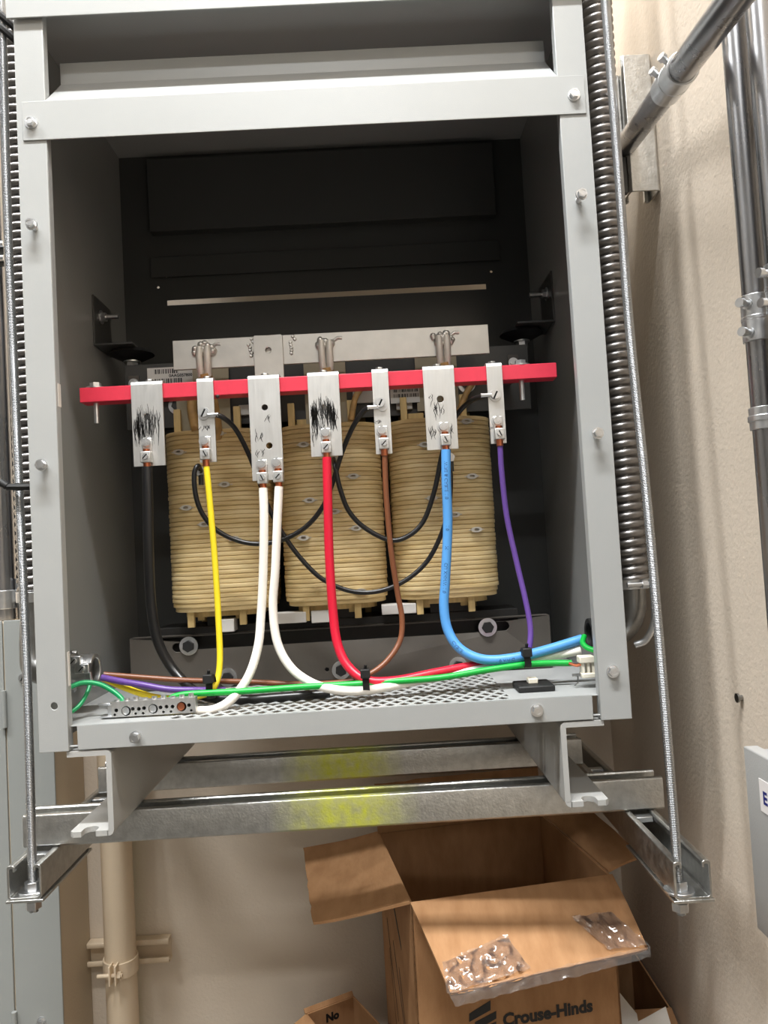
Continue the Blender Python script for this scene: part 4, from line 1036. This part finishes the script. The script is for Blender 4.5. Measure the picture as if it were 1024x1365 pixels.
MB().box(XF - .0006, XF - .0001, ly - .10, ly - .012, wz - .03, wz + .006).build('warning_label', 'white_label', gbx, smooth=False)
MB().box(XF - .0009, XF - .0006, ly - .10, ly - .0125, wz - .006, wz + .0055).build('warning_stripe', 'red_ink', gbx, smooth=False)
# wall anchor and a scuff on the right wall
wa = at(990, 930, -.12); wax = XR
dd = (at(990, 930, 0) - CAM); tt = (XR - CAM.x) / dd.x; wa = CAM + dd * tt
tag(MB().cyl((XR - .006, wa.y, wa.z), (XR + .001, wa.y, wa.z), .003, n=10).cyl((XR - .007, wa.y, wa.z), (XR - .005, wa.y, wa.z), .0055, n=12).build('wall_anchor', 'zinc_dark'), 'tiny screw left in the bare right wall above the grey box', 'screw')

# ================================================================ cardboard box under the struts
P0 = at(547, 1205, .13); P0 = Vector((P0.x, .13, P0.z))
pr_ = at(808, 1171, .165)
ang = math.atan2(.045, pr_.x - P0.x)
U = Vector((math.cos(ang), math.sin(ang), 0)); V = Vector((-math.sin(ang), math.cos(ang), 0)); W = Vector((0, 0, 1))
BW = (pr_.x - P0.x) / math.cos(ang) + .012; BD = .265; ZTB = P0.z; CT = .0035
cb = thing('cardboard_box', (P0 + U * BW / 2 + V * BD / 2).xy.to_3d() + Vector((0, 0, ZF)), 'large open brown cardboard box with printed lettering below the struts', 'box')
def L3(u, v, z): return P0.xy.to_3d() + U * u + V * v + W * z
def panel(name, c, nrm, par=None):         # c = outer loop of points, thickness along nrm
    return MB().prism(c, Vector(nrm).normalized() * CT).build(name, 'cardboard', par or cb, bevel=.0006)
front = panel('front_wall', [L3(0, 0, ZF), L3(BW, 0, ZF), L3(BW, 0, ZTB), L3(0, 0, ZTB)], V)
left = panel('left_wall', [L3(0, 0, ZF), L3(0, BD, ZF), L3(0, BD, ZTB), L3(0, 0, ZTB)], U)
panel('right_wall', [L3(BW, 0, ZF), L3(BW, BD, ZF), L3(BW, BD, ZTB), L3(BW, 0, ZTB)], -U)
panel('back_wall', [L3(0, BD, ZF), L3(BW, BD, ZF), L3(BW, BD, ZTB), L3(0, BD, ZTB)], -V)
panel('base', [L3(0, 0, ZF), L3(BW, 0, ZF), L3(BW, BD, ZF), L3(0, BD, ZF)], W)
def flap(name, h0, h1, o1, o0, seed, sag=.006, nu=16, nv=10):   # hinge h0-h1, outer edge o0-o1, gently warped sheet
    rnd = random.Random(seed); h0, h1, o0, o1 = map(Vector, (h0, h1, o0, o1))
    n = (h1 - h0).cross(o0 - h0).normalized(); n = n if n.z > 0 else -n
    vs = []; 
    for layer in (0, 1):
        for j in range(nv + 1):
            for i in range(nu + 1):
                fu, fv = i / nu, j / nv
                p = h0.lerp(h1, fu).lerp(o0.lerp(o1, fu), fv)
                w = sag * math.sin(fv * PI * .9) * .6 + .0025 * noise.noise(p * 14) * fv
                if j == nv: p = p + (o0 - h0).normalized() * .0025 * noise.noise(p * 160)
                vs.append(p + n * (w + layer * CT))
    m = (nu + 1) * (nv + 1); fs = []
    ix = lambda i, j, l: l * m + j * (nu + 1) + i
    for j in range(nv):
        for i in range(nu):
            fs.append((ix(i, j, 0), ix(i, j + 1, 0), ix(i + 1, j + 1, 0), ix(i + 1, j, 0))); fs.append((ix(i, j, 1), ix(i + 1, j, 1), ix(i + 1, j + 1, 1), ix(i, j + 1, 1)))
    for i in range(nu):
        for j in (0, nv): fs.append((ix(i, j, 0), ix(i + 1, j, 0), ix(i + 1, j, 1), ix(i, j, 1)))
    for j in range(nv):
        for i in (0, nu): fs.append((ix(i, j, 0), ix(i, j + 1, 0), ix(i, j + 1, 1), ix(i, j, 1)))
    return MB().add(vs, fs).build(name, 'cardboard', cb, ang=50), n
of0, of1 = at(601, 1330, .02), at(864, 1268, .075)
ff, fn = flap('front_flap', L3(0, 0, ZTB), L3(BW, 0, ZTB), of1, of0, 1, .004)
ol0, ol1 = at(417, 1232, .145), at(405, 1133, .40)
flap('left_flap', L3(0, 0, ZTB), L3(0, BD, ZTB), ol1, ol0, 2, -.004)
flap('right_flap', L3(BW, 0.01, ZTB), L3(BW, BD, ZTB), L3(BW + .050, BD + .01, ZTB + .035), L3(BW + .058, .02, ZTB + .008), 3, .003)
flap('back_flap', L3(0, BD, ZTB), L3(BW, BD, ZTB), L3(BW + .005, BD + .022, ZTB + .075), L3(.002, BD + .022, ZTB + .075), 4, .004)
# printing on the front and left walls
ink = MB(); fo = -V * .0006
tl = at(673, 1360, .14); u0 = (tl - P0).dot(U)
zbase = at(674, 1364, .145).z; hgt = .0165
put_text(ink, 'Crouse-Hinds', .0228, L3(u0, 0, zbase - .006) + fo, U, W, .0010)
for (a0, b0), (a1, b1), (a2, b2), (a3, b3) in (((626, 1352), (656, 1337), (656, 1350), (626, 1363)), ((634, 1364), (664, 1352), (664, 1362), (634, 1376)), ((626, 1378), (664, 1366), (664, 1376), (626, 1390))):
    pts = []
    for px, py in ((a0, b0), (a1, b1), (a2, b2), (a3, b3)):
        r = at(px, py, .14); pts.append(L3((r - P0).dot(U), 0, r.z) + fo)
    ink.prism(pts, V * .0003)
ink.build('lettering', 'ink', front, smooth=False)
ink = MB()
for (v0, z0), (v1, z1), w in (((.20, -.02), (.09, -.105), .016), ((.21, -.12), (.15, -.24), .007), ((.16, -.13), (.10, -.22), .006), ((.12, -.15), (.08, -.24), .006), ((.20, -.16), (.17, -.27), .005)):
    a = L3(0, v0, ZTB + z0) - U * .0005; b = L3(0, v1, ZTB + z1) - U * .0005
    ink.prism([a, b, b + W * w * .4, a + W * w], U * .0003)
ink.build('printed_mark', 'ink', left, smooth=False)
# clear packing tape left on the front flap: a crumpled strip folded over its edge and two loose patches
def film(name, c00, c10, c11, c01, seed, amp, nu=26, nv=10):
    c00, c10, c11, c01 = map(Vector, (c00, c10, c11, c01)); vs = []
    for j in range(nv + 1):
        for i in range(nu + 1):
            p = c00.lerp(c10, i / nu).lerp(c01.lerp(c11, i / nu), j / nv)
            k = noise.noise(p * 90 + Vector((seed, 0, 0))) + .6 * abs(noise.noise(p * 200 + Vector((0, seed, 0))))
            vs.append(p + fn * (.0042 + amp * (k + .8) * .6))
    fs = [(j * (nu + 1) + i, j * (nu + 1) + i + 1, (j + 1) * (nu + 1) + i + 1, (j + 1) * (nu + 1) + i) for j in range(nv) for i in range(nu)]
    return MB().add(vs, fs).build(name, 'film', ff, ang=180)
FP = lambda fu, fv: L3(0, 0, ZTB).lerp(L3(BW, 0, ZTB), fu).lerp(of0.lerp(of1, fu), fv)
film('tape_patch', FP(.02, .70), FP(.36, .55), FP(.40, .94), FP(-.02, 1.0), 1, .0075, 40, 22)
film('tape_patch', FP(.70, .48), FP(.90, .50), FP(1.01, .98), FP(.80, .92), 2, .0055, 36, 22)
dn = (of0 - L3(0, 0, ZTB)).normalized()
film('tape_strip', FP(-.01, .985), FP(1.01, .985), FP(1.0, 1.03) - W * .009, FP(.01, 1.03) - W * .012, 3, .0055, 90, 10)
# small boxes and papers beside it
def open_box(label, c, yaw, w, d, top, flaps, inkmark=False, zb=ZF):
    th = thing('small_carton', (c[0], c[1], zb), label, 'box', 'small cartons on the floor')
    u = Vector((math.cos(yaw), math.sin(yaw), 0)); v = Vector((-math.sin(yaw), math.cos(yaw), 0)); o = Vector((c[0], c[1], 0))
    def wl(name, a, b, n):
        return MB().prism([a + W * zb, b + W * zb, b + W * top, a + W * top], n * .003).build(name, 'cardboard', th, bevel=.0005)
    A_, B_, C_, D_ = o - u * w - v * d, o + u * w - v * d, o + u * w + v * d, o - u * w + v * d
    wl('wall_panel', A_, B_, v); wl('wall_panel', D_, C_, -v); wl('wall_panel', A_, D_, u); wl('wall_panel', B_, C_, -u)
    MB().prism([A_ + W * zb, B_ + W * zb, C_ + W * zb, D_ + W * zb], W * .003).build('base', 'cardboard', th)
    for side, out, up in flaps:
        if side == 'f': a, b, n = A_, B_, -v
        elif side == 'b': a, b, n = D_, C_, v
        elif side == 'l': a, b, n = A_, D_, -u
        else: a, b, n = B_, C_, u
        a = a + W * top; b = b + W * top; k = n * out + W * up
        MB().prism([a, b, b + k, a + k], k.cross(b - a).normalized() * .003).build('flap', 'cardboard', th, bevel=.0005)
    return th, u, v, B_
zl_ = at(490, 1372, .33).z
c = Vector((.325, .36, 0))
t_, u_, v_, B_ = open_box('small open carton on the floor left of the large cardboard box', (c.x - .008, .36), .5, .045, .06, zl_ - .006, (('l', .05, -.02), ('b', .006, .006)))
bw = (Vector((c.x - .008, .36, 0)) + v_ * .0565)
tx = MB(); put_text(tx, 'No', .018, bw + W * (zl_ - .030) - u_ * .01, u_, W, .001); tx.build('lettering', 'ink', t_, smooth=False)
c = at(870, 1352, .30)
open_box('small open carton on the floor right of the large cardboard box', (XR - .039, .36), 0.0, .034, .09, at(870, 1330, .30).z, (('b', .02, .03), ('f', .045, -.02)))
def paper(label, pts, seed):
    nu = nv = 8; a, b, c_, d_ = [Vector(p) for p in pts]; vs = []
    for l in (0, 1):
        for j in range(nv + 1):
            for i in range(nu + 1):
                p = a.lerp(b, i / nu).lerp(d_.lerp(c_, i / nu), j / nv); vs.append(p + Vector((0, -1, .3)) * (.006 * noise.noise(p * 18 + Vector((seed, 0, 0))) - l * .0006))
    m = (nu + 1) ** 2; fs = []
    for l in (0, 1):
        for j in range(nv):
            for i in range(nu):
                q = [l * m + j * (nu + 1) + i, l * m + j * (nu + 1) + i + 1, l * m + (j + 1) * (nu + 1) + i + 1, l * m + (j + 1) * (nu + 1) + i]; fs.append(tuple(q if l else q[::-1]))
    tag(MB().add(vs, fs).build('paper_sheet', 'paper'), label, 'paper', 'papers by the cardboard box')
paper('white paper sheet leaning beside the right edge of the large cardboard box', [at(822, 1400, .20), at(858, 1400, .20), at(850, 1352, .22), at(822, 1318, .23)], 1)
paper('white paper sheet lying in front of the small right carton', [at(845, 1400, .16), at(905, 1400, .16), at(888, 1342, .20), at(850, 1362, .19)], 5)

for o in list(bpy.data.objects):
    if '_o' in o: del o['_o']
